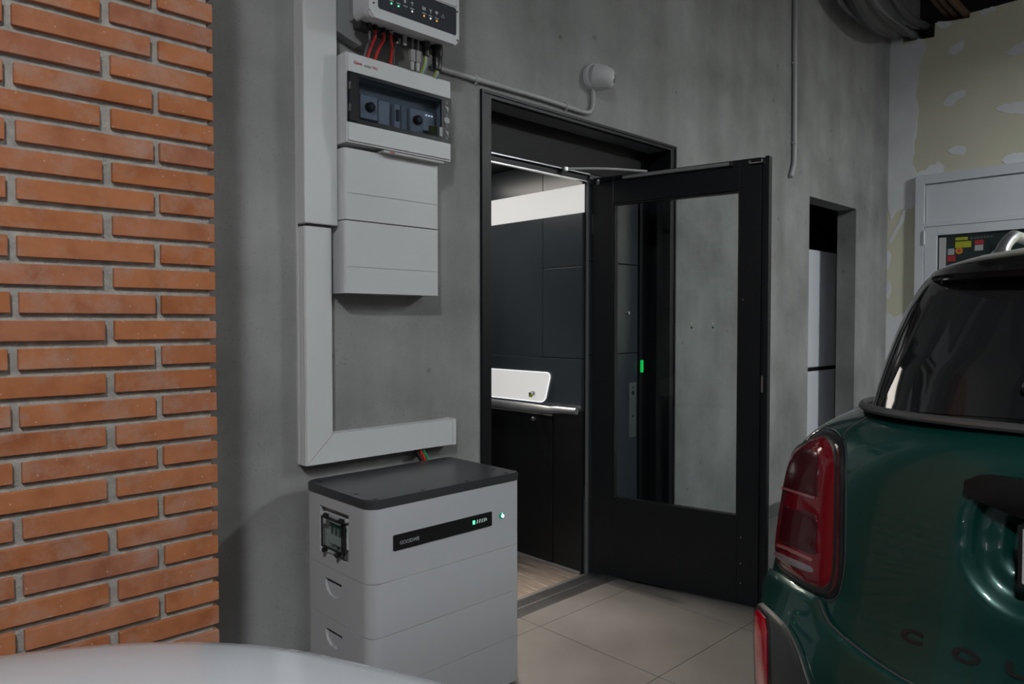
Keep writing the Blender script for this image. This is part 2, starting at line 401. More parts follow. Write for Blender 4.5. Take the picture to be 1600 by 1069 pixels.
for pts in (((1482, 82), (1489, 72), (1505, 63), (1504, 76), (1492, 86)), ((1573, 84), (1585, 72), (1600, 65), (1612, 62), (1610, 80), (1590, 86)),
            ((1473, 164), (1480, 153), (1492, 145), (1507, 141), (1508, 150), (1496, 157), (1484, 166)),
            ((1556, 169), (1570, 163), (1590, 160), (1606, 161), (1606, 176), (1585, 177), (1566, 176)),
            ((1481, 238), (1487, 231), (1500, 228), (1509, 230), (1508, 240), (1494, 242)),
            ((1565, 252), (1573, 243), (1590, 238), (1606, 240), (1606, 254), (1580, 257)),
            ((1462, 37), (1475, 33), (1488, 36), (1480, 43), (1470, 44)),
            ((1530, 20), (1545, 12), (1558, 10), (1552, 18), (1538, 22)),
            ((1390, 372), (1402, 352), (1410, 332), (1415, 325), (1413, 345), (1403, 360), (1391, 380)),
            ((1386, 392), (1392, 398), (1390, 412), (1386, 420)), ((1386, 440), (1392, 447), (1390, 462), (1386, 466))):
    patch_far(uvF(*pts), jit=.006)
patch_far([(0, 1.32), (-.06, 1.34), (-.23, 1.33), (-.23, .6), (0, .6)], jit=.01)

# far white door with a fixed transom panel
d1 = bpy.data.objects.new('door_1', None); d1.location = (XF, -.75, 0); link(d1); tag(d1, kind='structure')
YD0, YD1 = -1.42, -.228
b = B(); pr = XF-.05
box(b, pr, XF+.02, YD1-.07, YD1, 0, 2.51, bev=.003); box(b, pr, XF+.02, YD0, YD0+.07, 0, 2.51, bev=.003)
box(b, pr, XF+.02, YD0+.07, YD1-.07, 2.432, 2.51, bev=.003); box(b, pr, XF+.02, YD0+.07, YD1-.07, 2.08, 2.11, bev=.002)
obj('door_frame', b, 'paint_white', d1)
obj('transom_panel', bx(XF-.03, XF-.005, YD0+.075, YD1-.075, 2.112, 2.428, bev=.002), 'paint_white', d1)
b = B(); lx0, lx1 = XF-.045, XF-.005
box(b, lx0, lx1, -.393, YD1-.073, .01, 2.078, bev=.003); box(b, lx0, lx1, YD0+.073, YD0+.165, .01, 2.078, bev=.003)
box(b, lx0, lx1, YD0+.165, -.393, 2.006, 2.078, bev=.002); box(b, lx0, lx1, YD0+.165, -.393, .01, .95, bev=.002)
leaf = obj('door_leaf', b, 'paint_white', d1)
obj('window_pane', bx(XF-.022, XF-.016, YD0+.16, -.39, .94, 2.01), 'door_pane', leaf)
obj('blind_edge', bx(XF-.026, XF-.0225, -.455, -.405, .95, 1.985), 'plate_white', leaf)
obj('hinge', cyl(B(), (XF-.055, YD1-.072, 1.94), (XF-.055, YD1-.072, 2.05), .008), 'paint_white', d1)
def sticker(name, u0, v0, u1, v1, m, lab=None):
    a, c_ = onX(u0, v0, XF-.024), onX(u1, v1, XF-.024)
    o = obj(name, bx(XF-.0235, XF-.0222, min(a.y, c_.y), max(a.y, c_.y), min(a.z, c_.z), max(a.z, c_.z)), m, leaf)
    if lab: o['label'] = lab
    return o
sticker('sticker', 1492.5, 378, 1517.5, 386, 'sticker_yellow', 'bright yellow warning sticker')
sticker('sticker', 1493, 371.5, 1512, 374.5, 'sticker_yellow', 'narrow yellow strip sticker')
sticker('sticker', 1523, 375.5, 1537, 382, 'sticker_red', 'pinkish red header of a white notice')
sticker('sticker', 1523, 382, 1536, 391, 'sticker_white', 'white notice')
sticker('sticker', 1481, 389, 1491, 398, 'sticker_white', 'whitish square sticker')
sticker('sticker', 1480, 400, 1493, 408, 'sticker_red', 'red strip sticker')
for k in range(7):
    sticker('print_mark', 1516+k*5.2, 371.4-k*.5, 1519.5+k*5.2, 373.2-k*.5, 'grey_print')
cc = onX(1498.5, 392, XF-.024)
obj('sticker', cyl(B(), (XF-.0235, cc.y, cc.z), (XF-.0222, cc.y, cc.z), .027, n=24), 'sticker_orange', leaf)['label'] = 'round orange sticker'
obj('print_mark', cyl(B(), (XF-.0242, cc.y, cc.z), (XF-.0235, cc.y, cc.z), .009, n=16), 'red_print', leaf)

# ------------------------------------------------------------------ brick pier
XB1, XB0, YF = .735, -.75, -.35
pier = tag(obj('wall_brick', bx(XB0, XB1-.012, YF+.012, 0, 0, ZC), 'mortar'), kind='structure')
PZ, HB = .0625, .0462
bricks = {}
def brick_mesh(Lx, Dy):
    k = (round(Lx, 3), round(Dy, 3))
    if k not in bricks:
        t = bx(-Lx/2, Lx/2, 0, Dy, 0, HB, bev=.0014, seg=1); me = bpy.data.meshes.new('brick'); t.to_mesh(me); t.free(); me.materials.append(MATS['brick']); bricks[k] = me
    return bricks[k]
def brick(x0, x1, y0, y1, z):
    o = bpy.data.objects.new('brick', brick_mesh(x1-x0, y1-y0))
    o.location = Vector(((x0+x1)/2, y0+random.uniform(-.0022, .0015), z+random.uniform(-.001, .001))) - pier.location
    o.rotation_euler = (random.uniform(-.006, .006), random.uniform(-.003, .003), random.uniform(-.006, .006)); link(o, pier)
ZB0 = 1.319 - 25*PZ
PL = .2985
for r in range(0, 48):
    z = ZB0 + r*PZ
    if z < -.01: continue
    jl = [.006, .004, .007][r % 3]*random.uniform(.3, 1.2)
    if r % 2 == 0:            # stretcher ends at the corner
        joints = [(.477-jl, .496)]
        brick(.4965, XB1, YF, YF+.135, z); brick_ret = True
        ends = [.4765-.0]
        x = .477-jl*.6
        brick(XB1-.135, XB1, YF+.15, -.002, z)
    else:                      # header at the corner
        brick(.603, XB1, YF, YF+.28, z)
        x = .589-jl*.6
    while x > XB0:
        g = random.uniform(.016, .021)
        x0 = max(x-(PL-.0185), XB0)
        brick(x0, x, YF, YF+.1, z); x = x0-g

# ------------------------------------------------------------------ ceiling luminaires (built fixtures above the frame; linear back row is added fill)
def ceiling_lamp(x, y, hx, hy, dif, lab):
    t = thing('ceiling_light', lab, 'ceiling light', (x, y, 3.4), 'ceiling lights')
    obj('housing', bx(x-hx-.02, x+hx+.02, y-hy-.02, y+hy+.02, 3.405, 3.46, bev=.005), 'lamp_body', t)
    obj('diffuser', bx(x-hx, x+hx, y-hy, y+hy, 3.39, 3.404, bev=.003), dif, t)
    for s in (-.7, .7): obj('hanger', cyl(B(), (x+s*hx, y, 3.46), (x+s*hx, y, ZC), .004, n=8), 'aluminium', t)
ceiling_lamp(-.85, -2.75, .16, .16, 'lamp_diffuser', 'square white ceiling light nearest the brick pier')
ceiling_lamp(5.0, -3.5, .172, .172, 'lamp_diffuser', 'square white ceiling light above the green car')
ceiling_lamp(.8, -5.0, .6, .07, 'fill_diffuser', 'added linear fill light in the unseen back row, nearest the left wall')
ceiling_lamp(4.3, -5.0, .6, .07, 'fill_diffuser', 'added linear fill light in the unseen back row, nearest the far white door')

# ------------------------------------------------------------------ lift
lift = thing('lift', 'black framed home lift set into the concrete wall, its glazed door standing open', 'lift', (2.65, .07, 0))
x0, x1, zt = 1.957, 3.370, 2.254
f = B()
prism(f, [(x0, 0), (x0, zt), (x1, zt), (x1, 0), (x1-.05, 0), (x1-.05, zt-.026), (x0+.055, zt-.026), (x0+.055, 0)], -.006, .02, 'y')
obj('surround_frame', f, 'black_frame', lift)
f = B()
prism(f, [(x0, 0), (x0, zt), (x1, zt), (x1, 0), (x1-.012, 0), (x1-.012, zt-.012), (x0+.012, zt-.012), (x0+.012, 0)], -.012, -.006, 'y')
obj('frame_edge', f, 'black_frame', lift)
XA, XBq, ZA, YFc = x0+.045, x1-.042, zt-.02, .14
obj('reveal_soffit', bx(XA, XBq, .02, .3, ZA, ZA+.02), 'soffit_lit_grey', lift)
obj('reveal_lining', bx(XBq, XBq+.02, .02, .2, 0, ZA), 'black_frame', lift)
obj('reveal_lining', bx(XA-.02, XA, .02, .2, 0, ZA), 'black_frame', lift)
XO0, XO1 = 2.03, 2.815
lt_ = obj('lintel', bx(XA, XBq, YFc, YFc+.05, 2.052, ZA, bev=.002), 'lintel_black', lift)
obj('lintel_rail', bx(XO0, XO1, YFc+.012, YFc+.05, 2.018, 2.05, bev=.0015), 'black_frame', lift)
obj('lintel_lip', bx(XO0, XO1, YFc-.004, YFc+.004, 2.0455, 2.0515), 'handrail_grey', lift)
obj('light_gap_strip', bx(XO0, XO1, YFc+.012, YFc+.03, 2.0125, 2.0175), 'aluminium', lift)
obj('jamb_strip', bx(XO1-.003, XO1+.003, YFc+.004, YFc+.02, 0, 2.015), 'conduit_dark', lift)
obj('jamb', bx(XA, XO0, YFc, YFc+.05, 0, 2.05), 'black_frame', lift)
for k, (za, zb) in enumerate(((.0, 1.128), (1.132, 1.608), (1.612, 2.05))):
    sp = obj('side_panel', bx(XO1+.004, 3.228, YFc, YFc+.03, za, zb, bev=.0015), 'black_laminate', lift)
    if k == 1: obj('lock_knob', lathe(B(), [(.010, 0), (.010, .01), (.007, .018)], (3.128, YFc, 1.349), (0, -1, 0), 16), 'steel', sp)
    if k == 0:
        pl = obj('call_plate', bx(3.15, 3.212, YFc-.006, YFc, .668, .968, bev=.0015), 'aluminium', sp); pl['label'] = 'brushed metal call plate'
obj('jamb_post', bx(3.232, XBq, YFc-.012, YFc+.03, 0, 2.05, bev=.002), 'black_frame', lift)
gb = obj('exit_button', bx(3.236, 3.256, YFc-.022, YFc-.012, 1.022, 1.09, bev=.003), 'exit_green', lift); gb['label'] = 'green glowing button'
for z in (.943, .913, .785): obj('plate_button', cyl(B(), (3.181, YFc-.0075, z), (3.181, YFc-.006, z), .011 if z == .913 else .005, n=16), 'black_plastic', pl)
# cabin
XW = 2.79; YC0, YC1 = .165, 1.45
obj('cabin_floor', bx(1.95, XW, .158, YC1, -.06, -.001), 'wood_floor', lift)
obj('cabin_back_wall', bx(1.93, XW+.05, YC1, YC1+.03, 0, 2.2), 'black_laminate', lift)
obj('cabin_left_wall', bx(1.93, 1.95, .2, YC1, 0, 2.2), 'black_laminate', lift)
obj('cabin_ceiling', bx(1.93, XW+.05, .2, YC1, 2.15, 2.2), 'black_frame', lift)
obj('cabin_lamp', bx(2.03, 2.38, .5, 1.2, 2.135, 2.15), 'cabin_lamp', lift)
sl = bpy.data.lights.new('cabin_spill_spot', 'SPOT'); sl.energy = 340; sl.color = (1, .87, .74); sl.spot_size = math.radians(58); sl.spot_blend = 1.0; sl.shadow_soft_size = .06  # added spot without a fixture, aimed to spill warm light on the floor
so = bpy.data.objects.new('cabin_spill_spot', sl); C.objects.link(so); so.location = (2.6, 1.0, 2.12)
so.rotation_euler = (Vector((1.86, -.38, 0))-Vector(so.location)).to_track_quat('-Z', 'Y').to_euler()
sY = .443
for (ya, yb, za, zb) in ((YC0, sY-.0015, 1.112, 1.584), (YC0, sY-.0015, 1.588, 2.15), (sY+.0015, YC1, 1.112, 2.15)):
    obj('wall_panel', bx(XW, XW+.02, ya, yb, za, zb, bev=.001), 'black_laminate', lift)
lp = obj('light_panel', bx(XW-.006, XW, .148, 1.35, 1.855, 1.998, bev=.002), 'panel_light', lift); lp['label'] = 'long backlit white panel'
# console half of the right wall
XK = XW-.004
con = obj('console', bx(XK, XW+.02, .165, YC1, .84, 1.108, bev=.002), 'black_laminate', lift)
lw = .0
pts = rrect(.372, 1.35, .868, 1.03, .03, 6)
pts = [(y - (.03*(1.03-z)/.16 if False else 0) + (.045*(1.03-z)/.16 if y < .6 else 0), z) for y, z in pts]
r_ = obj('control_panel', prism(B(), pts, XK-.006, XK, 'x'), 'panel_light', lift); r_['label'] = 'backlit white control panel'
rim = catmull([(XK-.007, y, z) for y, z in pts], 1, closed=True)
obj('panel_rim', tube(B(), [tuple(p) for p in rim]+[tuple(rim[0])], .0022, 6, 0), 'panel_rim', r_)
obj('key_switch', lathe(B(), [(.014, 0), (.014, .01), (.008, .014), (.008, .03)], (XK-.006, .50, .912), (-1, 0, 0), 16), 'steel', r_)
obj('key_tag', bx(XK-.036, XK-.03, .485, .51, .893, .91, bev=.002), 'warning_yellow', r_)
hr = B()
tube(hr, [(XW-.052, 1.3, .838), (XW-.052, .8, .838), (XW-.052, .40, .838), (XW-.052, .34, .838), (XW-.05, .30, .842), (XW-.045, .25, .844), (XW-.04, .165, .846)], .017, 14, 4)
for v in hr.verts: v.co.z = .840+(v.co.z-.840)*(1.0+.45*max(0, min(1, (v.co.y-.2)/.3)))
h_ = obj('handrail', hr, 'handrail_grey', lift, True)
for y in (.45, 1.1): obj('rail_bracket', cyl(B(), (XW-.05, y, .84), (XW, y, .84), .009), 'steel', h_)
obj('lower_panel', bx(XW-.002, XW+.02, .165, .362, .0, .836, bev=.002), 'hatch_black', lift)
hp = obj('hatch', bx(XW-.006, XW+.02, .366, YC1, .0, .805, bev=.003), 'hatch_black', lift)
obj('hatch_edge', bx(XW-.009, XW-.005, .366, YC1, .8, .806), 'handrail_grey', hp)
obj('lock_knob', lathe(B(), [(.012, 0), (.012, .012), (.008, .02)], (XW-.006, .5, .772), (-1, 0, 0), 16), 'steel', hp)
obj('cabin_skirting', bx(XW-.012, XW-.002, .17, YC1, 0, .012), 'handrail_grey', lift)
# threshold
obj('threshold_strip', bx(XO0, XO1-.01, .138, .16, -.012, .003, bev=.001), 'aluminium', lift)
# floor grate
gr = thing('floor_grate', 'perforated metal threshold grate in front of the lift', 'grate', (2.65, .07, -.03))
GX0, GX1, GY0, GY1 = 1.965, 3.325, .004, .136
obj('pit', bx(GX0, GX1, GY0, GY1, -.04, -.03), 'dark_room', gr)
b = B()
for y in (GY0, .07, GY1-.004): box(b, GX0, GX1, y, y+(.004 if y != .07 else .006), -.012, .001)
for x in (GX0, GX1-.004): box(b, x, x+.004, GY0, GY1, -.012, .001)
obj('grate_frame', b, 'steel', gr)
b = B(); px, py = .0118, .0102
nx = int((GX1-GX0)/px); row = 0; y = GY0+.009
def hexring(cx, cy, r0, r1, z):
    a = [(cx+r0*math.sin(PI/3*k), cy+r0*math.cos(PI/3*k)) for k in range(6)]; c_ = [(cx+r1*math.sin(PI/3*k), cy+r1*math.cos(PI/3*k)) for k in range(6)]
    va = [b.verts.new((p[0], p[1], z)) for p in a]; vc = [b.verts.new((p[0], p[1], z)) for p in c_]; vd = [b.verts.new((p[0], p[1], z-.006)) for p in c_]
    for k in range(6):
        j = (k+1) % 6; b.faces.new((va[k], va[j], vc[j], vc[k])); b.faces.new((vc[k], vc[j], vd[j], vd[k]))
while y < GY1-.006:
    for i in range(nx-1):
        cx = GX0+.008+i*px+(px/2 if row % 2 else 0)
        hexring(cx, y, px/math.sqrt(3)*1.01, px/math.sqrt(3)*.74, 0)
    row += 1; y += py
g_ = obj('grate_mesh', b, 'steel', gr, keep=True); g_['kind'] = 'stuff'

# lift door leaf (hinged, standing open)
HG = Vector((2.833, .13, 0)); e = Vector((.181, -.851, 0)).normalized(); n_ = Vector((-e.y, e.x, 0))
MD = Matrix.Translation(HG) @ Matrix((e, n_, Vector((0, 0, 1)))).transposed().to_4x4()     # local x along leaf, y into thickness, z up
def dbox(b, s0, s1, t0, t1, za, zb, bev=.002): return box(b, s0, s1, t0, t1, za, zb, bev, 2, MD)
D0, D1 = 0, .046
b = B(); dbox(b, .0, .112, D0, D1, .012, 2.03); dbox(b, .742, .838, D0, D1, .012, 2.03)
dbox(b, .112, .742, D0, D1, 1.893, 2.03); dbox(b, .112, .742, D0, D1, .012, .408)
dbox(b, .838, .852, .012, D1, .012, 2.03); dbox(b, .852, .870, .003, D1+.006, .012, 2.034)
dl = obj('door_leaf', b, 'black_frame', lift)
gl = [dbox(B(), .105, .75, .02, .026, .40, 1.9, 0)]
obj('glass_pane', gl[0], 'clear_glass', dl)
b = B()
for (a, c_, za, zb) in ((.112, .12, .408, 1.893), (.734, .742, .408, 1.893)): dbox(b, a, c_, .006, .04, za, zb, .001)
for (za, zb) in ((.408, .416), (1.885, 1.893)): dbox(b, .12, .734, .006, .04, za, zb, .001)
obj('glazing_bead', b, 'black_plastic', dl)
obj('closer_rail', dbox(B(), .171, .709, -.022, .0, 2.006, 2.022, .002), 'rail_grey', dl)
obj('rail_end_cap', dbox(B(), .70, .713, -.024, .0, 2.004, 2.024, .001), 'black_plastic', dl)
b = B(); dbox(b, .785, .845, -.016, .0, 2.004, 2.008, 0); dbox(b, .785, .79, -.016, 0, 2.008, 2.018, 0); dbox(b, .84, .845, -.016, 0, 2.008, 2.018, 0)
obj('latch_bracket', b, 'aluminium', dl)
obj('latch_plate', dbox(B(), .842, .849, .008, .0125, .985, 1.06, 0), 'steel', dl)
obj('pivot_screw', cyl(B(), MD @ Vector((.03, -.004, 1.995)), MD @ Vector((.03, -.004, 2.02)), .008), 'steel', dl)
p0 = Vector((2.62, YFc-.012, 2.047)); p1 = MD @ Vector((.30, -.012, 2.028))
obj('closer_arm', tube(B(), [p0, p0.lerp(p1, .5)+Vector((0, 0, .006)), p1], .006, 8, 4), 'trunk_plastic', dl)
obj('arm_pivot', lathe(B(), [(.014, 0), (.014, .018)], p0+Vector((0, .0, -.012)), (0, 0, 1), 16), 'aluminium', dl)
for z in (1.4, .2, .32, .11):
    c_ = MD @ Vector((.76, -.0008, z)); obj('screw_head', cyl(B(), c_, c_-n_*-.002, .003, n=8), 'grey_bracket', dl)
for k, z in enumerate((.3, 1.0, 1.75)): obj('hinge', cyl(B(), MD @ Vector((-.006, .012, z)), MD @ Vector((-.006, .012, z+.1)), .01), 'black_plastic', dl)

# ------------------------------------------------------------------ doorway: fridge in the back room
fr = thing('fridge', 'tall off-white fridge freezer seen through the dark doorway', 'fridge', (6.05, .65, 0))
FX0, FX1, FY0 = 5.70, 6.40, .30
obj('cabinet', bx(FX0, FX1, FY0+.06, .96, .02, 1.89, bev=.01), 'fridge_white', fr)
dd = obj('door', bx(FX0, FX1, FY0, FY0+.055, .925, 1.89, bev=.012, seg=3), 'fridge_white', fr)
obj('handle_groove', bx(FX0+.003, FX1-.003, FY0+.004, FY0+.05, .898, .925), 'black_plastic', dd)
obj('door', bx(FX0, FX1, FY0, FY0+.055, .06, .897, bev=.012, seg=3), 'fridge_white', fr)
obj('plinth', bx(FX0+.02, FX1-.02, FY0+.05, .95, 0, .06), 'black_plastic', fr)

# ------------------------------------------------------------------ cable trunking on the wall
tr = thing('cable_trunking', 'pale grey plastic cable trunking running down the wall to the battery tower', 'trunking', (1.2, 0, .78))
TX0, TX1, TY = 1.141, 1.242, -.055
mz = .822
b = B(); prism(b, [(TX0, 1.616), (TX1, 1.616), (TX1, .921), (TX0, mz)], TY, -.004, 'y')
bmesh.ops.bevel(b, geom=[e_ for e_ in b.edges if abs(e_.verts[0].co.y-TY) < 1e-4 and abs(e_.verts[1].co.y-TY) < 1e-4 and abs(e_.verts[0].co.x-e_.verts[1].co.x) < 1e-4], offset=.004, segments=3, affect='EDGES')
obj('vertical_cover', b, 'trunk_plastic', tr)
b = B(); prism(b, [(TX0+.003, mz), (TX1+.0015, .9195), (1.768, .9195), (1.768, mz)], TY+.0005, -.004, 'y')
obj('horizontal_cover', b, 'trunk_plastic', tr)
obj('end_cap', bx(1.762, 1.780, TY-.002, -.001, mz-.002, .922, bev=.0015), 'trunk_plastic', tr)
obj('upper_cover', bx(1.139, 1.262, -.062, -.004, 1.625, ZC-.4, bev=.004, seg=3), 'trunk_plastic', tr)
b = B(); box(b, TX0-.0025, TX0, -.012, 0, mz, ZC-.4); box(b, TX0-.001, TX0+.002, -.036, -.03, mz, 1.616)
obj('base_channel', b, 'trunk_plastic', tr)
obj('seam_gap', bx(TX0+.012, TX1-.002, TY+.004, -.01, 1.616, 1.625), 'seam', tr)
def cable(name, pts, r, m, label, group=None, cat='cable', n=10):
    return tag(obj(name, tube(B(), pts, r, n), m, smooth=True), label, cat, group)
for k, (dx, m, lab) in enumerate(((0, 'red_cable', 'red cable dropping behind the battery tower lid'), (.014, 'wire_green', 'green earth wire dropping behind the battery tower lid'), (-.016, 'black_rubber', 'black cable dropping behind the battery tower lid'))):
    cable('cable', [(1.615+dx, -.03, .85), (1.622+dx, -.034, .81), (1.645+dx, -.036, .76), (1.655+dx, -.036, .66)], .007, m, lab, 'cables into the battery tower')

# ------------------------------------------------------------------ two wide junction covers under the breaker box
jb = thing('junction_cover', 'stacked pair of pale plastic cover boxes under the breaker enclosure', 'junction box', (1.46, 0, 1.398))
JX0, JX1, JY = 1.266, 1.661, -.097
for (za, zb, zs) in ((1.398, 1.6425, 1.487), (1.6465, 1.886, 1.736)):
    pts = rrect(JX0, JX1, JY, -.002, .01, 4, rs=(.001, .001, .012, .003))
    cv = obj('cover', prism(B(), pts, za, zb, 'z'), 'white_plastic', jb, True)
    cut(cv, [bx(JX0+.012, JX1+.01, JY-.01, JY+.003, zs-.0011, zs+.0011)])
obj('joint_shade', bx(JX0+.003, JX1-.003, JY+.004, -.004, 1.6425, 1.6465), 'seam', jb)  # dark strip stands in for the shadow between the covers
lb = obj('label_flap', bx(1.405, 1.668, JY-.028, JY+.03, 1.8865, 1.894, bev=.001), 'plate_white', jb)
obj('red_mark', bx(1.43, 1.45, JY-.0287, JY-.0279, 1.8885, 1.8925), 'red_print', lb)

# ------------------------------------------------------------------ breaker enclosure
bk = thing('breaker_enclosure', 'wall-mounted breaker enclosure with a smoked hinged window, below the inverter', 'breaker box', (1.49, 0, 1.9))
KX0, KX1, KY, KZ0, KZ1 = 1.266, 1.710, -.117, 1.902, 2.199
b = B(); box(b, KX0, KX1, KY, -.03, KZ0, KZ1)
edges = [e_ for e_ in b.edges if all(abs(v.co.y-KY) < 1e-5 for v in e_.verts)]
bmesh.ops.bevel(b, geom=edges, offset=.006, segments=3, affect='EDGES')
body = obj('front_cover', b, 'white_plastic', bk, True)
WX0, WX1, WZ0, WZ1 = 1.268, 1.712, 1.967, 2.136
cut(body, [bx(WX0+.035, WX1-.035, KY-.02, KY+.055, WZ0+.008, WZ1-.008), bx(WX0-.01, WX1+.01, KY-.02, KY+.006, WZ0, WZ1)])
obj('back_box', bx(KX0+.008, KX1-.008, -.03, -.001, KZ0+.012, KZ1-.012, bev=.004), 'white_plastic', bk)
obj('interior', bx(WX0+.036, WX1-.036, KY+.05, KY+.056, WZ0+.009, WZ1-.009), 'grey_bracket', bk)
b = B()
dY = KY-.001
prism(b, rrect(WX0+.002, WX1-.002, WZ0+.001, WZ1-.001, .003), dY, KY+.0055, 'y')
wd_ = obj('window_frame', b, 'smoke_frame', bk)
cut(wd_, [bx(WX0+.045, WX1-.05, dY-.01, KY+.02, WZ0+.016, WZ1-.014)])
obj('window', bx(WX0+.044, WX1-.049, KY-.003, KY+.001, WZ0+.015, WZ1-.013, bev=.001), 'smoked_glass', wd_)
obj('hinge_bar', bx(WX0+.004, WX0+.036, dY-.004, dY, WZ0+.004, WZ1-.004, bev=.002), 'smoke_frame', wd_)
for z in (WZ0+.045, WZ1-.05): obj('hinge_knuckle', cyl(B(), (WX0+.006, dY-.003, z-.012), (WX0+.006, dY-.003, z+.012), .006), 'black_plastic', wd_)
xl = WX1-.026
for k, z in enumerate((2.092, 2.002)):
    obj('latch_mark', prism(B(), [(xl-.008, z+.012), (xl+.008, z+.008), (xl+.008, z-.012)], dY-.0015, dY, 'y'), 'sticker_white', wd_)
obj('lock_dial', lathe(B(), [(.0125, 0), (.0125, .003), (.006, .004)], (xl, dY, 2.05), (0, -1, 0), 20), 'sticker_white', wd_)
for z in (2.115, 2.07, 2.03, 1.985): obj('latch_screw', cyl(B(), (xl, dY-.0015, z), (xl, dY, z), .006, n=12), 'grey_print', wd_)
# switchgear inside
YI = KY+.03
obj('din_cover', bx(WX0+.04, WX1-.04, YI+.012, YI+.018, 1.985, 2.085), 'grey_bracket', bk)
for (xa, xb, za, zb, m) in ((1.335, 1.405, 2.0, 2.08, 'white_plastic'), (1.41, 1.455, 1.99, 2.075, 'white_plastic'), (1.475, 1.50, 1.99, 2.075, 'white_plastic'), (1.505, 1.53, 1.99, 2.075, 'sticker_white'), (1.545, 1.60, 1.99, 2.075, 'white_plastic'), (1.60, 1.652, 2.005, 2.075, 'white_plastic')):
    obj('breaker', bx(xa, xb, YI, YI+.02, za, zb, bev=.002), m, bk)
for xk, zk in ((1.372, 2.04), (1.573, 2.035)):
    obj('rotary_knob', lathe(B(), [(.018, 0), (.016, .014), (.010, .016)], (xk, YI, zk), (0, -1, 0), 20), 'black_plastic', bk)
for xk in (1.615, 1.628, 1.641): obj('indicator_light', bx(xk-.003, xk+.003, YI-.001, YI, 2.06, 2.064), 'led_white', bk)
obj('toggle', bx(1.482, 1.493, YI-.006, YI, 2.015, 2.055), 'black_plastic', bk)
wy = obj('warning_label', bx(1.605, 1.645, KY+.0012, KY+.0018, 1.986, 2.018), 'label_olive', wd_)
obj('bolt_symbol', prism(B(), [(1.611, 2.014), (1.616, 2.014), (1.6135, 2.003), (1.6165, 2.003), (1.611, 1.989), (1.613, 2.0), (1.610, 2.0)], KY+.0006, KY+.0012, 'y'), 'seam', wy)
obj('window_catch', bx(1.650, 1.664, KY-.006, KY-.003, 1.985, 2.02, bev=.001), 'grey_bracket', wd_)
zt_ = 2.1635
text('brand_lettering', 'Gave', .0155, FRONT(1.292, KY-.0004, zt_), 'red_print', bk, bold=.0003)
text('product_lettering', 'solar', .0145, FRONT(1.333, KY-.0004, zt_-.001), 'grey_print', bk)
text('product_lettering', 'TEC', .0135, FRONT(1.364, KY-.0004, zt_-.001), 'red_print', bk)

# ------------------------------------------------------------------ inverter
iv = thing('inverter', 'wall-mounted grey solar inverter with a dark status panel of small lights', 'inverter', (1.49, 0, 2.30))
IX0, IX1, IY, IZ0, IZ1 = 1.300, 1.680, -.20, 2.300, 2.83
b = B(); prism(b, rrect(IX0, IX1, IZ0, IZ1, .022, 6), IY, IY+.03, 'y')
bmesh.ops.bevel(b, geom=[e_ for e_ in b.edges if all(abs(v.co.y-IY) < 1e-5 for v in e_.verts)], offset=.006, segments=3, affect='EDGES')
fb = obj('front_bezel', b, 'white_plastic', iv, True)
cut(fb, [prism(B(), rrect(IX0+.034, IX1-.012, IZ0+.033, IZ1-.03, .01), IY-.02, IY+.004, 'y')])
pn = obj('status_panel', prism(B(), rrect(IX0+.0345, IX1-.0125, IZ0+.0335, 2.432, .01), IY+.0015, IY+.006, 'y'), 'inverter_glass', iv)
obj('upper_panel', prism(B(), rrect(IX0+.0345, IX1-.0125, 2.437, IZ1-.0305, .01), IY+.0005, IY+.006, 'y'), 'white_plastic', iv)
b = B(); prism(b, rrect(IX0+.004, IX1-.004, IZ0+.012, IZ1-.01, .03, 6), IY+.03, -.095, 'y'); obj('housing', b, 'white_plastic', iv, True)
obj('heatsink', bx(IX0+.02, IX1-.02, -.095, -.03, IZ0+.03, IZ1-.02, bev=.004), 'grey_bracket', iv)
obj('mount_bracket', prism(B(), [(1.262, 2.70), (1.34, 2.70), (1.36, 2.40), (1.40, 2.29), (1.36, 2.26), (1.262, 2.29)], -.045, -.003, 'y'), 'grey_bracket', iv)
obj('connector_base', bx(IX0+.02, IX1-.03, -.118, -.07, IZ0-.003, IZ0+.03), 'black_plastic', iv)
for xq, zq in ((IX0+.018, 2.345), (IX1-.009, 2.318), (IX1-.009, 2.42)):
    obj('bezel_screw', cyl(B(), (xq, IY-.001, zq), (xq, IY+.004, zq), .0035, n=10), 'black_plastic', iv)
yP = IY+.0015
def onP(u, v): return onY(u, v, yP)
for (u, v, m) in ((611.5, 5.5, 'led_green'), (622.7, 9.7, 'led_green'), (633.5, 14, 'icon_grey'), (644, 18, 'led_white'), (662.6, 25, 'led_orange'), (672.7, 29, 'led_white'), (682.4, 32.8, 'led_orange')):
    p = onP(u, v); r = .0028 if m != 'icon_grey' else .001
    obj('status_light', cyl(B(), (p.x, yP-.0008, p.z), (p.x, yP, p.z), r, n=10), m, pn)
    obj('caption_mark', bx(p.x-.008, p.x+.008, yP-.0006, yP, p.z+.0075, p.z+.0105), 'icon_grey', pn)
def icon(u, v, pts):
    p = onP(u, v); s = .0075
    obj('icon', prism(B(), [(p.x+a*s, p.z+c_*s) for a, c_ in pts], yP-.0006, yP, 'y'), 'icon_grey', pn)
icon(632.7, 1, [(-.5, -1), (.5, -1), (.5, .8), (.2, .8), (.2, 1), (-.2, 1), (-.2, .8), (-.5, .8)])
icon(644, 6, [(-.15, -1), (.15, -1), (.15, .2), (.8, .2), (.8, .5), (.15, .5), (.15, 1), (-.15, 1), (-.15, .5), (-.8, .5), (-.8, .2), (-.15, .2)])
icon(662.5, 13, [(-.9, -.8), (.9, -.8), (.9, .8), (.3, .8), (.3, 0), (-.3, 0), (-.3, .8), (-.9, .8)])
icon(673, 17.5, [(-.2, -1), (.2, -1), (.2, 0), (.8, .7), (.5, .9), (0, .3), (-.5, .9), (-.8, .7), (-.2, 0)])
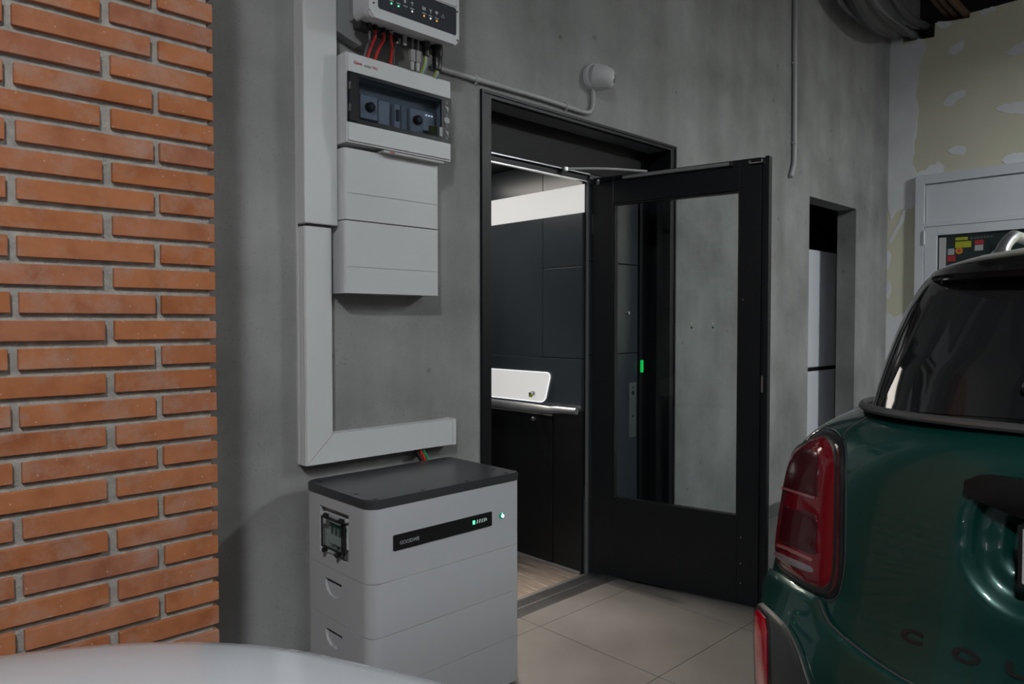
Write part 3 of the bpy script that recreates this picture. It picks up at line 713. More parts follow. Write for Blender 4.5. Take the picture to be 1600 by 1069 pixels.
icon(682.3, 20.5, [(0, -.9), (1, .4), (.5, .75), (-.5, .75), (-1, .4)])
p = onP(692, 25)
obj('icon', tube(B(), [(p.x-.007, yP-.0004, p.z-.006), (p.x+.007, yP-.0004, p.z-.006), (p.x, yP-.0004, p.z+.007), (p.x-.007, yP-.0004, p.z-.006)], .0009, 4, 0), 'icon_grey', pn)
# connectors under the inverter: (x, z_top, z_bot, radius)
yC = -.125
def gland(u, v0, v1, r, y=yC, m='black_plastic', name='cable_gland', nut=True):
    a, c_ = onY(u, v0, y), onY(u, v1, y)
    g = obj(name, lathe(B(), [(r*.85, 0), (r, .004), (r, .55*(a.z-c_.z)), (r*.8, .62*(a.z-c_.z)), (r*.92, .68*(a.z-c_.z)), (r*.7, a.z-c_.z)], (a.x, y, a.z), (0, 0, -1), 14), m, iv, True)
    return Vector((a.x, y, c_.z)), g
ends = []
for (u, v0, v1, r) in ((577, 28, 52, .0085), (586, 28, 48, .010), (599.5, 32, 52, .0095), (611, 36, 54, .008)):
    ends.append(gland(u, v0, v1, r, y=-.12, name='cable_connector')[0])
obj('steel_ring', lathe(B(), [(.0082, 0), (.0082, .008)], ends[3]+Vector((0, 0, .002)), (0, 0, 1), 14), 'steel', iv)
def drop(p, u, v, y):
    q = onY(u, v, y); return [p+Vector((0, 0, .006)), p+Vector((0, 0, -.02)), (p+q)/2+Vector((.004, 0, .0)), q, q+Vector((-.008, .01, -.05))]
for p, (u, v), lab in ((ends[1], (576, 84), 'leftmost of the three red cables between the inverter and the breaker enclosure'), (ends[2], (588, 87), 'middle one of the three red cables between the inverter and the breaker enclosure'), (ends[3], (611, 94), 'rightmost of the three red cables between the inverter and the breaker enclosure')):
    cable('power_cable', drop(p, u, v, -.085), .0052, 'red_cable', lab, 'red inverter cables')
cable('power_cable', drop(ends[0], 571, 82, -.085), .0042, 'grey_print', 'thin dark grey cable left of the red inverter cables', 'dark inverter cables')
cable('power_cable', [Vector((1.50, -.10, 2.31)), Vector((1.475, -.085, 2.27)), Vector((1.485, -.075, 2.21)), Vector((1.49, -.075, 2.17))], .0042, 'grey_print', 'thin dark cable beside the rightmost red inverter cable', 'dark inverter cables')
a, c_ = onY(632, 40, -.12), onY(632, 71, -.12)
obj('antenna_plate', bx(a.x-.008, a.x+.008, -.124, -.116, c_.z, a.z+.02, bev=.001), 'aluminium', iv)
obj('antenna_plate', bx(a.x-.02, a.x-.015, -.116, -.11, c_.z+.002, a.z+.01), 'grey_cable', iv)
obj('earth_screw', cyl(B(), (a.x-.034, -.126, c_.z), (a.x-.034, -.116, c_.z), .004, n=10), 'steel', iv)
for (u, v0, v1, lab) in ((644, 78, 97, 'left'), (652.7, 80, 99, 'right')):
    a, c_ = onY(u, v0, -.12), onY(u, v1, -.12)
    t = thing('network_plug', 'grey network plug on a thin cable under the inverter, %s one of the pair' % lab, 'plug', (a.x, -.12, c_.z), 'network plugs under the inverter')
    obj('plug_body', bx(a.x-.0105, a.x+.0105, -.128, -.112, c_.z, a.z, bev=.003), 'grey_cable', t)
    obj('cord', tube(B(), [(a.x+.001, -.12, a.z-.004), (a.x+.003, -.12, a.z+.04), (a.x+.004, -.12, a.z+.095)], .0036, 8), 'grey_cable', t)
    obj('strain_relief', cyl(B(), (a.x, -.12, c_.z-.028), (a.x, -.12, c_.z), .0055, .007, n=10), 'conduit_grey', t)
pa, _ = gland(665.5, 50, 88, .0165, y=-.12)
pb, _ = gland(683, 58, 110, .0215, y=-.12)
def wires(p, lab, hgt):
    for k, (dx, m, w_) in enumerate(((-.006, 'wire_yellow', 'yellow-green'), (0, 'wire_blue', 'pale blue'), (.006, 'grey_cable', 'grey'))):
        cable('wire', [p+Vector((dx*.6, 0, .01)), p+Vector((dx, 0, -hgt*.5)), p+Vector((dx*1.3-.004, .012, -hgt)), p+Vector((dx-.006, .03, -hgt-.03))], .0028, m, '%s wire out of the %s gland under the inverter' % (w_, lab), 'wires below the inverter glands', n=8)
wires(pa, 'shorter black', .055); wires(pb, 'longer black', .03)

# ------------------------------------------------------------------ surface conduits and the alarm sounder
def conduit(name, pts, r, clips, label):
    t = thing(name, label, 'conduit', pts[0])
    obj('tube', tube(B(), pts, r, 12, 6), 'conduit_grey', t, True)
    for (c_, d) in clips:
        c_, d = Vector(c_), Vector(d).normalized()
        cl = B(); cyl(cl, c_-d*.008, c_+d*.008, r*1.3, n=14); s = d.cross(Vector((0, 1, 0))); 
        for sg in (-1, 1): cyl(cl, c_+s*sg*r*1.3+Vector((0, .0, 0)), c_+s*sg*r*1.75+Vector((0, .01, 0)), .005, n=8)
        obj('clip', cl, 'conduit_grey', t)
    return t
cy = -.014
conduit('conduit', [(1.70, cy, 2.279), (1.82, cy, 2.281), (1.93, cy, 2.283), (2.2, cy, 2.287), (2.40, cy, 2.287), (2.55, cy, 2.284), (2.615, cy, 2.288), (2.645, cy, 2.305), (2.656, cy, 2.335), (2.657, cy, 2.38), (2.657, cy, 2.45)], .0105,
        (((1.925, cy, 2.283), (1, 0, 0)), ((2.47, cy, 2.286), (1, 0, 0))), 'grey plastic conduit along the lift frame rising to the alarm sounder')
cy2 = -.016
conduit('conduit', [(4.765, cy2, ZC), (4.765, cy2, 3.4), (4.772, cy2, 3.0), (4.778, cy2, 2.6), (4.778, cy2, 2.42), (4.768, cy2, 2.36), (4.745, cy2, 2.31), (4.728, cy2, 2.28)], .0145,
        (((4.770, cy2, 3.05), (0, 0, 1)), ((4.778, cy2, 2.515), (0, 0, 1))), 'tall vertical grey conduit on the wall above the dark doorway')
sn = thing('alarm_sounder', 'small white dome alarm sounder on the wall above the lift', 'alarm', (2.66, 0, 2.40))
c_ = Vector((2.662, 0, 2.462)); ax = Vector((.5, -1, -.22))
obj('base', lathe(B(), [(.062, 0), (.062, .022), (.058, .026)], c_, (0, -1, 0), 28), 'white_plastic', sn, True)
obj('dome', lathe(B(), [(.060, .0), (.061, .02), (.056, .05), (.044, .08), (.03, .094), (.026, .096)], c_+Vector((0, -.02, 0)), ax, 28), 'white_plastic', sn, True)
q = c_+Vector((0, -.02, 0))+ax.normalized()*.096
obj('lens', lathe(B(), [(.022, 0), (.018, .004), (.008, .006)], q, ax, 18), 'steel', sn)
obj('screw', cyl(B(), (2.632, -.065, 2.475), (2.628, -.07, 2.476), .004, n=8), 'grey_print', sn)
for (x, z) in ((3.543, 1.29), (3.545, 1.268), (3.77, 1.29), (3.772, 1.268)):
    o = obj('wall_plug', cyl(B(), (x, -.004, z), (x, .002, z), .006, n=10), 'lamp_body' if z > 1.28 else 'seam', wm)

# ------------------------------------------------------------------ battery tower
bt = thing('battery_tower', 'white stackable battery tower with a dark lid and lit status strip beside the lift', 'battery', (1.43, -.265, 0))
AX0, AX1, AY0, AY1 = 1.130, 1.733, -.455, -.070
def slab(z0, z1, inset=0, bev=.0): 
    b = B(); prism(b, rrect(AX0+inset, AX1-inset, AY0+inset, AY1-inset, .038, 8, rs=(.012, .03, .042, .012)), z0, z1, 'z')
    if bev: bmesh.ops.bevel(b, geom=[e_ for e_ in b.edges if all(abs(v.co.z-z1) < 1e-5 for v in e_.verts)], offset=bev, segments=3, affect='EDGES')
    return b
obj('plinth', slab(0, .046, .012), 'lid', bt, True)
def hcut(z):
    pts = [(-.192, z+.026), (-.295, z+.026), (-.295, z+.004), (-.262, z-.024), (-.225, z-.024), (-.205, z-.012), (-.196, z+.004)]
    return prism(B(), pts, AX0-.02, AX0+.03, 'x')
for za, zb in ((.048, .2065), (.2085, .3665), (.3685, .5275)):
    mdl = obj('battery_module', slab(za, zb), 'battery_white', bt, True)
    z = za+.098
    cut(mdl, [hcut(z)])
    cut(mdl, [])
    tilt = obj('handle_tongue', prism(B(), [(-.2, z+.012), (-.29, z+.012), (-.288, z), (-.26, z-.022), (-.226, z-.022), (-.207, z-.01)], AX0+.006, AX0+.028, 'x'), 'battery_white', mdl)
for z in (.0470, .2075, .3675, .5285): obj('joint', slab(z-.001, z+.001, .0016), 'conduit_grey', bt, True)
cm = obj('control_module', slab(.5295, .751), 'battery_white', bt, True)
cut(cm, [prism(B(), [(-.163, .716), (-.338, .716), (-.338, .568), (-.163, .568)], AX0-.02, AX0+.022, 'x')])
ld = obj('lid', slab(.752, .779, -.002, .004), 'lid', bt, True)
for (x, y) in ((1.152, -.345), (1.16, -.437), (1.33, -.44), (1.51, -.44), (1.69, -.437), (1.70, -.36), (1.69, -.10), (1.16, -.11)):
    obj('lid_screw', lathe(B(), [(.0075, 0), (.0075, .0012), (.005, .0016)], (x, y, .7785), (0, 0, 1), 14), 'black_plastic', ld)
st = obj('display_strip', prism(B(), rrect(1.210, 1.606, .616, .664, .004), AY0-.0022, AY0+.002, 'y'), 'inverter_glass', cm)
MATS_black = st; st.data.materials[0] = MATS['black_plastic']
text('brand_lettering', 'GOODWE', .0155, FRONT(1.232, AY0-.0028, .632), 'logo_grey', st, bold=.0002)
obj('status_light', bx(1.5215, 1.5295, AY0-.0032, AY0-.0022, .636, .648), 'led_green', st)
for k in range(4):
    xk = 1.5365+k*.0105
    obj('charge_bar', prism(B(), [(xk, .636), (xk+.005, .636), (xk+.008, .648), (xk+.003, .648)], AY0-.0030, AY0-.0022, 'y'), 'led_dim', st)
obj('battery_symbol', prism(B(), rrect(1.578, 1.582, .638, .646, .001, 2), AY0-.0030, AY0-.0022, 'y'), 'led_dim', st)
pb_ = obj('power_button', lathe(B(), [(.0115, 0), (.0115, .003), (.009, .004)], (1.652, AY0, .641), (0, -1, 0), 24), 'button_green', cm)
obj('button_light', lathe(B(), [(.0058, 0), (.0058, .002)], (1.653, AY0-.004, .640), (0, -1, 0), 16), 'led_white', pb_)
obj('button_light', bx(1.6495, 1.6515, AY0-.0052, AY0-.004, .6455, .651), 'led_white', pb_)
# breaker recess on the left side
rc = obj('breaker_recess', bx(AX0+.0185, AX0+.0225, -.338, -.163, .568, .716), 'battery_white', cm)
obj('breaker', bx(AX0+.004, AX0+.02, -.325, -.215, .605, .69, bev=.002), 'white_plastic', cm)
obj('breaker_band', bx(AX0+.002, AX0+.0045, -.32, -.222, .66, .672), 'pcb_green', cm)
for k in range(4): obj('breaker_toggle', bx(AX0+.0, AX0+.005, -.315+k*.024, -.303+k*.024, .64, .662), 'grey_print', cm)
fp = obj('flap', bx(AX0-.012, AX0-.009, -.332, -.195, .598, .688, bev=.001), 'flap_glass', cm)
b = B(); xq = AX0-.012
for (ya, yb, za, zb) in ((-.334, -.329, .596, .69), (-.199, -.194, .596, .69), (-.334, -.194, .686, .691), (-.334, -.194, .594, .6), (-.318, -.315, .6, .687)): box(b, xq-.001, xq+.003, ya, yb, za, zb)
obj('flap_frame', b, 'black_plastic', fp)
obj('hinge_rail', bx(AX0-.008, AX0+.004, -.335, -.20, .692, .704, bev=.002), 'sticker_white', cm)
for y in (-.318, -.225): obj('hinge_clip', cyl(B(), (AX0-.012, y-.009, .696), (AX0-.012, y+.009, .696), .008), 'black_plastic', fp)
for y in (-.292, -.212): obj('flap_knob', lathe(B(), [(.007, 0), (.0085, .004), (.0085, .012), (.005, .015)], (AX0-.004, y, .586), (-1, 0, 0), 14), 'black_plastic', fp)
for k in range(3): obj('terminal', cyl(B(), (AX0+.01, -.325+k*.04, .572), (AX0+.01, -.325+k*.04, .6), .006), 'grey_cable', cm)
# LED glow partner: status light is emissive above

# ------------------------------------------------------------------ ceiling services at the far corner
def pipe(name, pts, r, m, label, group):
    return tag(obj(name, tube(B(), pts, r, 10, 6), m, smooth=True), label, 'pipe', group)
def PU(lst): return [onX(u, v, x) for u, v, x in lst]
G1 = 'grey ducts under the ceiling'
pipe('flexible_duct', PU([(1316, -45, 5.1), (1334, -8, 5.25), (1350, 20, 5.5), (1370, 40, 5.8), (1390, 48, 6.15), (1412, 50, 6.7)]), .055, 'pipe_grey', 'thick grey duct sagging along the wall into the far corner', G1)
pipe('flexible_duct', PU([(1335, -50, 5.2), (1352, -8, 5.4), (1372, 22, 5.7), (1392, 38, 6.0), (1415, 50, 6.4), (1440, 53, 6.9)]), .033, 'pipe_grey', 'slim grey duct just inside the thick sagging one', G1)
pipe('flexible_duct', PU([(1348, -40, 5.3), (1364, 0, 5.5), (1388, 28, 5.9), (1412, 46, 6.3), (1430, 58, 6.66), (1445, 72, 6.8)]), .028, 'conduit_dark', 'paler grey duct bending down behind the plasterboard edge', G1)
pipe('flexible_duct', PU([(1375, -45, 5.4), (1395, -5, 5.7), (1416, 24, 6.1), (1437, 37, 6.5), (1465, 44, 6.85), (1480, 50, 7.0)]), .033, 'pipe_grey', 'rearmost grey duct crossing behind the plasterboard', G1)
G2 = 'brown pipes under the ceiling'
for k, (du, lab) in enumerate(((0, 'leftmost brown pipe under the dark ceiling'), (13, 'middle brown pipe under the dark ceiling'), (30, 'rightmost orange-brown pipe under the dark ceiling'))):
    pipe('copper_pipe', PU([(1440+du, -25, 5.9), (1462+du, 3, 6.3), (1488+du, 30, 6.75), (1510+du, 50, 7.1)]), .022 if k < 2 else .027, 'pipe_copper', lab, G2)
b = B()
for x in (4.2, 5.4, 6.4): box(b, x, x+.08, -4, .0, ZC-.18, ZC)
tag(obj('trim_1', b, 'ceiling_dark'), kind='structure')

# ------------------------------------------------------------------ green car (rear end)
YC = -2.17; XEND = 5.75
car = thing('car', 'dark green hatchback car with a black roof, parked rear-on beside the lift door', 'car', ((1.6+XEND)/2, YC, 0))
def interp(tab, z, k):
    if z <= tab[0][0]: return tab[0][k]
    for a, b_ in zip(tab, tab[1:]):
        if z <= b_[0]: t = (z-a[0])/(b_[0]-a[0]); return a[k]+(b_[k]-a[k])*t
    return tab[-1][k]
LOW = [(.20, 1.66, .90), (.276, 1.61, .930), (.402, 1.60, .938), (.473, 1.605, .938), (.524, 1.62, .935), (.577, 1.64, .926), (.647, 1.655, .918), (.756, 1.667, .912), (.829, 1.677, .905), (.903, 1.688, .892), (.95, 1.697, .872), (.985, 1.706, .842), (1.011, 1.715, .812), (1.041, 1.73, .764), (1.063, 1.75, .729), (1.080, 1.775, .690)]
UPT = [(1.070, 1.768, .672), (1.084, 1.775, .661), (1.136, 1.80, .656), (1.203, 1.83, .646), (1.271, 1.87, .636), (1.340, 1.91, .621), (1.393, 1.94, .600), (1.42, 1.96, .586), (1.45, 2.02, .55), (1.475, 2.12, .49), (1.49, 2.3, .38), (1.495, 2.5, .2)]
def recess(y, z):
    dy = abs(y-YC)-.365; dz = abs(z-.853)-.140; r = .12
    qx, qz = max(dy+r, 0), max(dz+r, 0); sd = math.hypot(qx, qz)+min(max(dy+r, dz+r), 0)-r
    def ss(a, b_, x): t = max(0, min(1, (x-a)/(b_-a))); return t*t*(3-2*t)
    return .034*ss(0, .045, -sd)+.018*ss(.065, .09, -sd)
def ringpts(xr, w, D, n, NC, NS, xe, we, De, z, rec=False):
    h = []
    for i in range(NC):
        a = PI/2*i/(NC-1); a = min(max(a, 1e-6), PI/2-1e-6)
        x = xr+D*(1-math.cos(a)**(2/n)); y = w*math.sin(a)**(2/n)
        if rec and a < PI/2*.8: x += recess(YC+y, z)
        h.append((x, y))
    xs = xr+D
    for i in range(1, NS): t = i/NS; h.append((xs+(xe-De-xs)*t, w+(we-w)*t))
    for i in range(NC//3):
        a = PI/2*(1-i/(NC//3-1)); a = min(max(a, 1e-6), PI/2-1e-6)
        h.append((xe-De*(1-math.cos(a)**(2/2.4)), we*math.sin(a)**(2/2.4)))
    ring = [(x, YC+y, z) for x, y in h] + [(x, YC-y, z) for x, y in h[-2:0:-1]]
    return ring
def loft(rings, cap0=True, cap1=True):
    b = B(); vr = [[b.verts.new(p) for p in r] for r in rings]; n = len(rings[0])
    for a, c_ in zip(vr, vr[1:]):
        for i in range(n): b.faces.new((a[i], a[(i+1) % n], c_[(i+1) % n], c_[i]))
    if cap0: b.faces.new(vr[0][::-1])
    if cap1: b.faces.new(vr[-1])
    bmesh.ops.recalc_face_normals(b, faces=b.faces[:]); return b
def smooth_tab(tab, z0, z1, dz):
    n = int(round((z1-z0)/dz)); return [z0+(z1-z0)*i/n for i in range(n+1)]
rings = []
for z in smooth_tab(LOW, .20, 1.08, .011):
    zz = [z-.014, z, z+.014]
    xr = sum(interp(LOW, q, 1) for q in zz)/3; w_ = sum(interp(LOW, q, 2) for q in zz)/3
    k = (z-.2)/.88
    rings.append(ringpts(xr, w_, .5, 2.6, 110, 10, XEND-.10*k**3, min(w_, .86), .75, z, True))
BODY = loft(rings)
BVH = BVHTree.FromBMesh(BODY)
uprings = []
for z in smooth_tab(UPT, 1.07, 1.495, .012):
    xr, w_ = interp(UPT, z, 1), interp(UPT, z, 2)
    xe = 4.65-(z-1.07)*2.6 if z < 1.45 else 4.65-.38*2.6-(z-1.45)*14
    uprings.append(ringpts(xr, w_, .40, 3.2, 60, 8, xe, w_*.95, .5, z))
CAB = loft(uprings); BVHU = BVHTree.FromBMesh(CAB)
shell = obj('body_shell', BODY, 'car_green', car, True)
cabin = obj('cabin_shell', CAB, 'car_black', car, True)
def mirror_obj(o):
    me = o.data.copy(); 
    for v in me.vertices: v.co.y = 2*YC-(v.co.y+YC)-YC
    me.flip_normals(); m2 = bpy.data.objects.new(o.name.split('.')[0], me); link(m2, o.parent); m2.location = o.location; return m2
def hit(u, v, bvh):
    r = ray(u, v).normalized(); h = bvh.ray_cast(CAM, r)
    if h[0] is None: return None
    n = h[1]
    if n.dot(r) > 0: n = -n
    return h[0], n
def skin_patch(name, uv, bvh, off, th, m, parent, bulge=0., bw=14., sub=3, smooth=4, mir=False):
    """a part that follows the car's skin: an outline laid on the surface, given thickness and crown"""
    P = [(p.x, p.y) for p in catmull([(u, v, 0) for u, v in uv], smooth, closed=True)] if smooth else list(uv)
    b = B(); vs_ = [b.verts.new((u, v, 0)) for u, v in P]
    es = [b.edges.new((vs_[i], vs_[(i+1) % len(vs_)])) for i in range(len(vs_))]
    bmesh.ops.triangle_fill(b, edges=es, use_beauty=True)
    for _ in range(sub):
        lng = [e_ for e_ in b.edges if e_.calc_length() > bw*.75]
        if not lng: break
        bmesh.ops.subdivide_edges(b, edges=lng, cuts=1); bmesh.ops.triangulate(b, faces=[f_ for f_ in b.faces if len(f_.verts) > 3])
    def db(u, v):
        best = 1e9
        for i in range(len(P)):
            (ax_, ay_), (bx_, by_) = P[i], P[(i+1) % len(P)]
            dx, dy = bx_-ax_, by_-ay_; L2 = dx*dx+dy*dy or 1e-9
            t = max(0, min(1, ((u-ax_)*dx+(v-ay_)*dy)/L2)); best = min(best, math.hypot(u-ax_-t*dx, v-ay_-t*dy))
        return best
    nor = {}; bad = []
    for v in b.verts:
        u_, v_ = v.co.x, v.co.y; h = hit(u_, v_, bvh); k = 0
        while h is None and k < 200: u_ += (IW*.9-u_)*.004; v_ += ((850 if bvh is BVH else 560)-v_)*.01; k += 1; h = hit(u_, v_, bvh)
        p_, n = h; d = db(v.co.x, v.co.y); t = 1-(1-min(d/bw, 1))**2
        nor[v] = n; v.co = p_+n*(off+bulge*t)
    top_f = b.faces[:]
    ex = bmesh.ops.extrude_face_region(b, geom=top_f)
    nv = [g for g in ex['geom'] if isinstance(g, bmesh.types.BMVert)]
    kd = list(nor.items())
    # new verts are the raised copy: push the originals in by th
    for v, n in kd: v.co -= n*th
    o = obj(name, b, m, parent, True)
    if mir: mirror_obj(o)
    return o
# tail lamp
LO = [(1262, 690), (1240, 705), (1228, 740), (1219, 790), (1212, 840), (1213, 872), (1222, 893), (1250, 914), (1280, 930), (1298, 936), (1312, 922), (1318, 880), (1319, 800), (1320, 730), (1318, 695), (1306, 678), (1288, 674)]
LO = [(u+(1.5 if u < 1240 else 0), v) for u, v in LO]
lampA = skin_patch('tail_lamp_bezel', LO, BVH, .004, .02, 'black_plastic', car, .008, 10, 4, 4, True)
LI = [(1264, 697), (1244, 710), (1233, 742), (1224, 792), (1217, 842), (1218, 868), (1227, 886), (1252, 903), (1276, 915), (1290, 918), (1300, 910), (1305, 880), (1307, 800), (1308, 735), (1304, 705), (1294, 690), (1280, 687)]
LI = [(u+1.5, v) for u, v in LI]
lens = skin_patch('tail_lamp_lens', LI, BVH, .012, .008, 'lamp_red', car, .008, 18, 5, 4, True)
skin_patch('lamp_segment', [(1250, 722), (1262, 708), (1280, 710), (1289, 720), (1288, 760), (1287, 778), (1262, 772), (1238, 764), (1243, 742)], BVH, .0212, .003, 'lamp_red_dark', lens, .001, 8, 4, 3)
skin_patch('lamp_segment', [(1237, 794), (1250, 798), (1285, 806), (1286, 850), (1284, 868), (1258, 858), (1230, 846), (1232, 820)], BVH, .0212, .003, 'lamp_red_dark', lens, .001, 8, 4, 3)
skin_patch('lamp_bar', [(1235, 763.5), (1242, 765.5), (1284, 778), (1283, 782), (1242, 769.5), (1234, 767)], BVH, .0225, .003, 'lamp_bar', lens, 0, 6, 2, 0)
skin_patch('lamp_bar', [(1226, 851), (1242, 856), (1280, 873), (1279, 878), (1242, 861.5), (1226, 855.5)], BVH, .0225, .003, 'lamp_bar', lens, 0, 6, 2, 0)
skin_patch('lamp_reverse_light', [(1224, 864), (1245, 872), (1278, 886), (1280, 895), (1262, 890), (1240, 881), (1224, 872)], BVH, .0215, .003, 'lamp_clear', lens, .001, 6, 3, 2)
skin_patch('lamp_band', [(1309, 700), (1313, 712), (1313, 800), (1311, 885), (1303, 915), (1296, 926), (1302, 927), (1312, 914), (1316, 880), (1317, 800), (1317, 715), (1312, 698)], BVH, .0115, .002, 'lamp_red_dark', lens, 0, 6, 3, 2)
# rear window, trim, pillars, wiper
WN = [(1376, 640), (1383, 622), (1402, 580), (1430, 520), (1462, 462), (1472, 455), (1560, 449), (1660, 444), (1660, 664), (1600, 656), (1480, 648)]
skin_patch('rear_window', WN, BVHU, .003, .006, 'car_glass', car, 0, 40, 4, 0)
TRM = [(1346, 628), (1360, 624), (1372, 631), (1440, 638), (1520, 644), (1600, 650), (1660, 655), (1660, 672), (1600, 666), (1520, 658), (1440, 649), (1385, 643), (1360, 640), (1345, 637)]
TR = []
def rail_on(pts, bvh, off): return [hit(u, v, bvh)[0]+hit(u, v, bvh)[1]*off for u, v in pts]
ctr = []
for i in range(40):
    a = PI/2*i/39*.97; n = 3.0; x = 1.765+.42*(1-max(math.cos(a), 1e-4)**(2/n)); y = .688*math.sin(a)**(2/n); ctr.append((x-.008, YC+y, 1.081))
full = [(x, 2*YC-y, z) for x, y, z in ctr[::-1]]+ctr[1:]
tb_ = tube(B(), full, .0105, 10, 0)
obj('window_trim', tb_, 'car_trim', car, True)
for pts_ in ([(1374, 645), (1380, 628), (1401, 582), (1429, 521), (1458, 464)],):
    pp = [h[0]+h[1]*.003 for h in (hit(p.x, p.y, BVHU) for p in catmull([(u, v, 0) for u, v in pts_], 5)) if h]
    sl_ = obj('window_seal', tube(B(), pp, .0045, 6, 0), 'black_rubber', car); mirror_obj(sl_)
# spoiler lip and roof
sp = []
for (z, x_, w_, D) in ((1.398, 1.915, .530, .4), (1.405, 1.875, .549, .4), (1.415, 1.862, .554, .4), (1.428, 1.868, .545, .4), (1.444, 1.90, .525, .4), (1.462, 1.96, .49, .4), (1.478, 2.05, .45, .4)):
    sp.append(ringpts(x_, w_, D, 3.2, 40, 3, 2.85, w_*.98, .1, z))
spo = obj('spoiler', loft(sp), 'car_black', car, True)
rf = []
for (z, x_, w_, xe) in ((1.455, 1.94, .497, 3.5), (1.470, 1.99, .475, 3.5), (1.486, 2.08, .43, 3.45), (1.50, 2.2, .36, 3.3), (1.508, 2.4, .2, 3.1)):
    rf.append(ringpts(x_, w_, .35, 2.8, 40, 5, xe, w_*.98, .3, z))
obj('roof', loft(rf), 'car_roof', car, True)
for s in (1, -1):
    yb = YC+s*.50; 
    rr = obj('roof_rail', tube(B(), [(2.44, YC+s*.465, 1.475), (2.48, YC+s*.465, 1.505), (2.54, YC+s*.466, 1.535), (2.63, YC+s*.468, 1.56), (2.75, YC+s*.48, 1.57), (3.2, YC+s*.47, 1.57), (3.4, YC+s*.465, 1.545), (3.46, YC+s*.465, 1.50)], lambda t: .018 if .1 < t < .9 else .024, 12, 6), 'rail_silver', car, True)
    obj('rail_foot', bx(2.45, 2.55, YC+s*.465-.018, YC+s*.465+.018, 1.475, 1.50, bev=.006), 'rail_silver', rr)
obj('wiper_arm', tube(B(), [(1.772, YC+.0, 1.105), (1.80, YC+.12, 1.16), (1.802, YC+.28, 1.165)], .011, 8, 5), 'black_plastic', car)
obj('wiper_pivot', lathe(B(), [(.03, 0), (.026, .02), (.012, .03)], (1.775, YC, 1.1), (-1, 0, .3), 18), 'black_plastic', car)
# tailgate details
hd = []
hb = B()
for i in range(31):
    s = -1+2*i/30; y = YC+s*.362; k = abs(s)
    zt2 = .988-.020*max(0, (k-.86)/.14)**2; zb2 = .897+.046*k**3.2
    xf_ = interp(LOW, .95, 1)+.018*k*k-.004; 
    hd.append([(xf_+.05, y, zt2), (xf_+.004, y, zt2), (xf_-.010*(1-k**6), y, zt2-.02), (xf_-.014*(1-k**6), y, zb2+.012), (xf_-.006, y, zb2), (xf_+.05, y, zb2)])
vv = [[hb.verts.new(p) for p in r] for r in hd]
for a, c_ in zip(vv, vv[1:]):
    for i in range(6): hb.faces.new((a[i], a[(i+1) % 6], c_[(i+1) % 6], c_[i]))
hb.faces.new(vv[0]); hb.faces.new(vv[-1][::-1])
obj('tailgate_handle', hb, 'handle_black', car, True)
pl = obj('number_plate', bx(1.664, 1.672, YC-.25, YC+.25, .792, .90, bev=.002), 'plate_white', car)
b = B(); prism(b, rrect(YC-.257, YC+.257, .784, .908, .008), 1.666, 1.675, 'x'); obj('plate_surround', b, 'black_plastic', car)
for ch, (u, v) in zip('COU', ((1428, 995), (1510, 1025), (1597, 1050))):
    h = hit(u, v, BVH); p_, n = h
    xd = Vector((n.y, -n.x, 0)).normalized(); xd = xd if xd.y < 0 else -xd; ud = n.cross(xd); ud = ud if ud.z > 0 else -ud
    M = Matrix((xd, ud, n)).transposed().to_4x4(); M = Matrix.Translation(p_+n*.0015-xd*.027-ud*.013) @ M
    text('badge_letter', ch, .037, M, 'black_plastic', car, depth=.0015, sx=1.75, bold=.0016)
# bumper
BM = [(1195, 908), (1206, 890), (1222, 897), (1250, 916), (1283, 934), (1289, 952), (1298, 972), (1318, 992), (1345, 1014), (1375, 1036), (1410, 1058), (1450, 1078), (1520, 1105), (1600, 1130), (1660, 1145), (1660, 1330), (1400, 1300), (1250, 1210), (1190, 1130), (1188.5, 1069), (1188.5, 1000), (1189.5, 960), (1192.5, 930)]
bmp = skin_patch('bumper', BM, BVH, .008, .02, 'car_green', car, .010, 12, 5, 0, True)
SUR = [(1189, 964), (1194, 946), (1202, 944), (1218, 958), (1238, 978), (1252, 1000), (1266, 1034), (1280, 1075), (1296, 1120), (1285, 1170), (1230, 1150), (1191, 1100), (1189, 1060), (1188.5, 1000)]
sur = skin_patch('bumper_cladding', SUR, BVH, .016, .016, 'cladding', car, .010, 8, 5, 0, True)
RFL = [(1197, 961), (1201, 957), (1212, 970), (1215, 990), (1216, 1060), (1217, 1110), (1206, 1105), (1199, 1060), (1197, 1000)]
skin_patch('reflector_bezel', [(1193.5, 955), (1201, 951), (1214, 966), (1218, 986), (1219, 1060), (1220, 1118), (1203, 1112), (1194.5, 1062), (1193, 1000)], BVH, .027, .006, 'black_plastic', sur, .002, 6, 4, 0, False)
skin_patch('reflector', RFL, BVH, .031, .006, 'reflector_red', sur, .002, 6, 4, 0, False)
def seam(uv, r=.0022, off=.0005, bvh=BVH, m='seam', parent=car, name='shut_line'):
    pts = [h[0]+h[1]*off for h in (hit(p.x, p.y, bvh) for p in catmull([(u, v, 0) for u, v in uv], 5)) if h]
    return obj(name, tube(B(), pts, r, 6, 0), m, parent)
seam([(1367, 645), (1350, 655), (1330, 668), (1319, 680), (1322, 700), (1322, 800), (1320, 880), (1312, 925), (1300, 940), (1290, 940)])
seam([(1284, 938), (1290, 955), (1300, 975), (1320, 995), (1346, 1016), (1376, 1038), (1411, 1060), (1450, 1081)], r=.004, off=.008)
seam([(1238, 978), (1252, 1000), (1266, 1034), (1282, 1080)], r=.003, off=.027, m='car_trim', name='cladding_edge')
seam([(1262, 689), (1275, 678), (1290, 671), (1308, 676), (1319, 690)], r=.0025, off=.003, m='chrome', name='lamp_chrome')
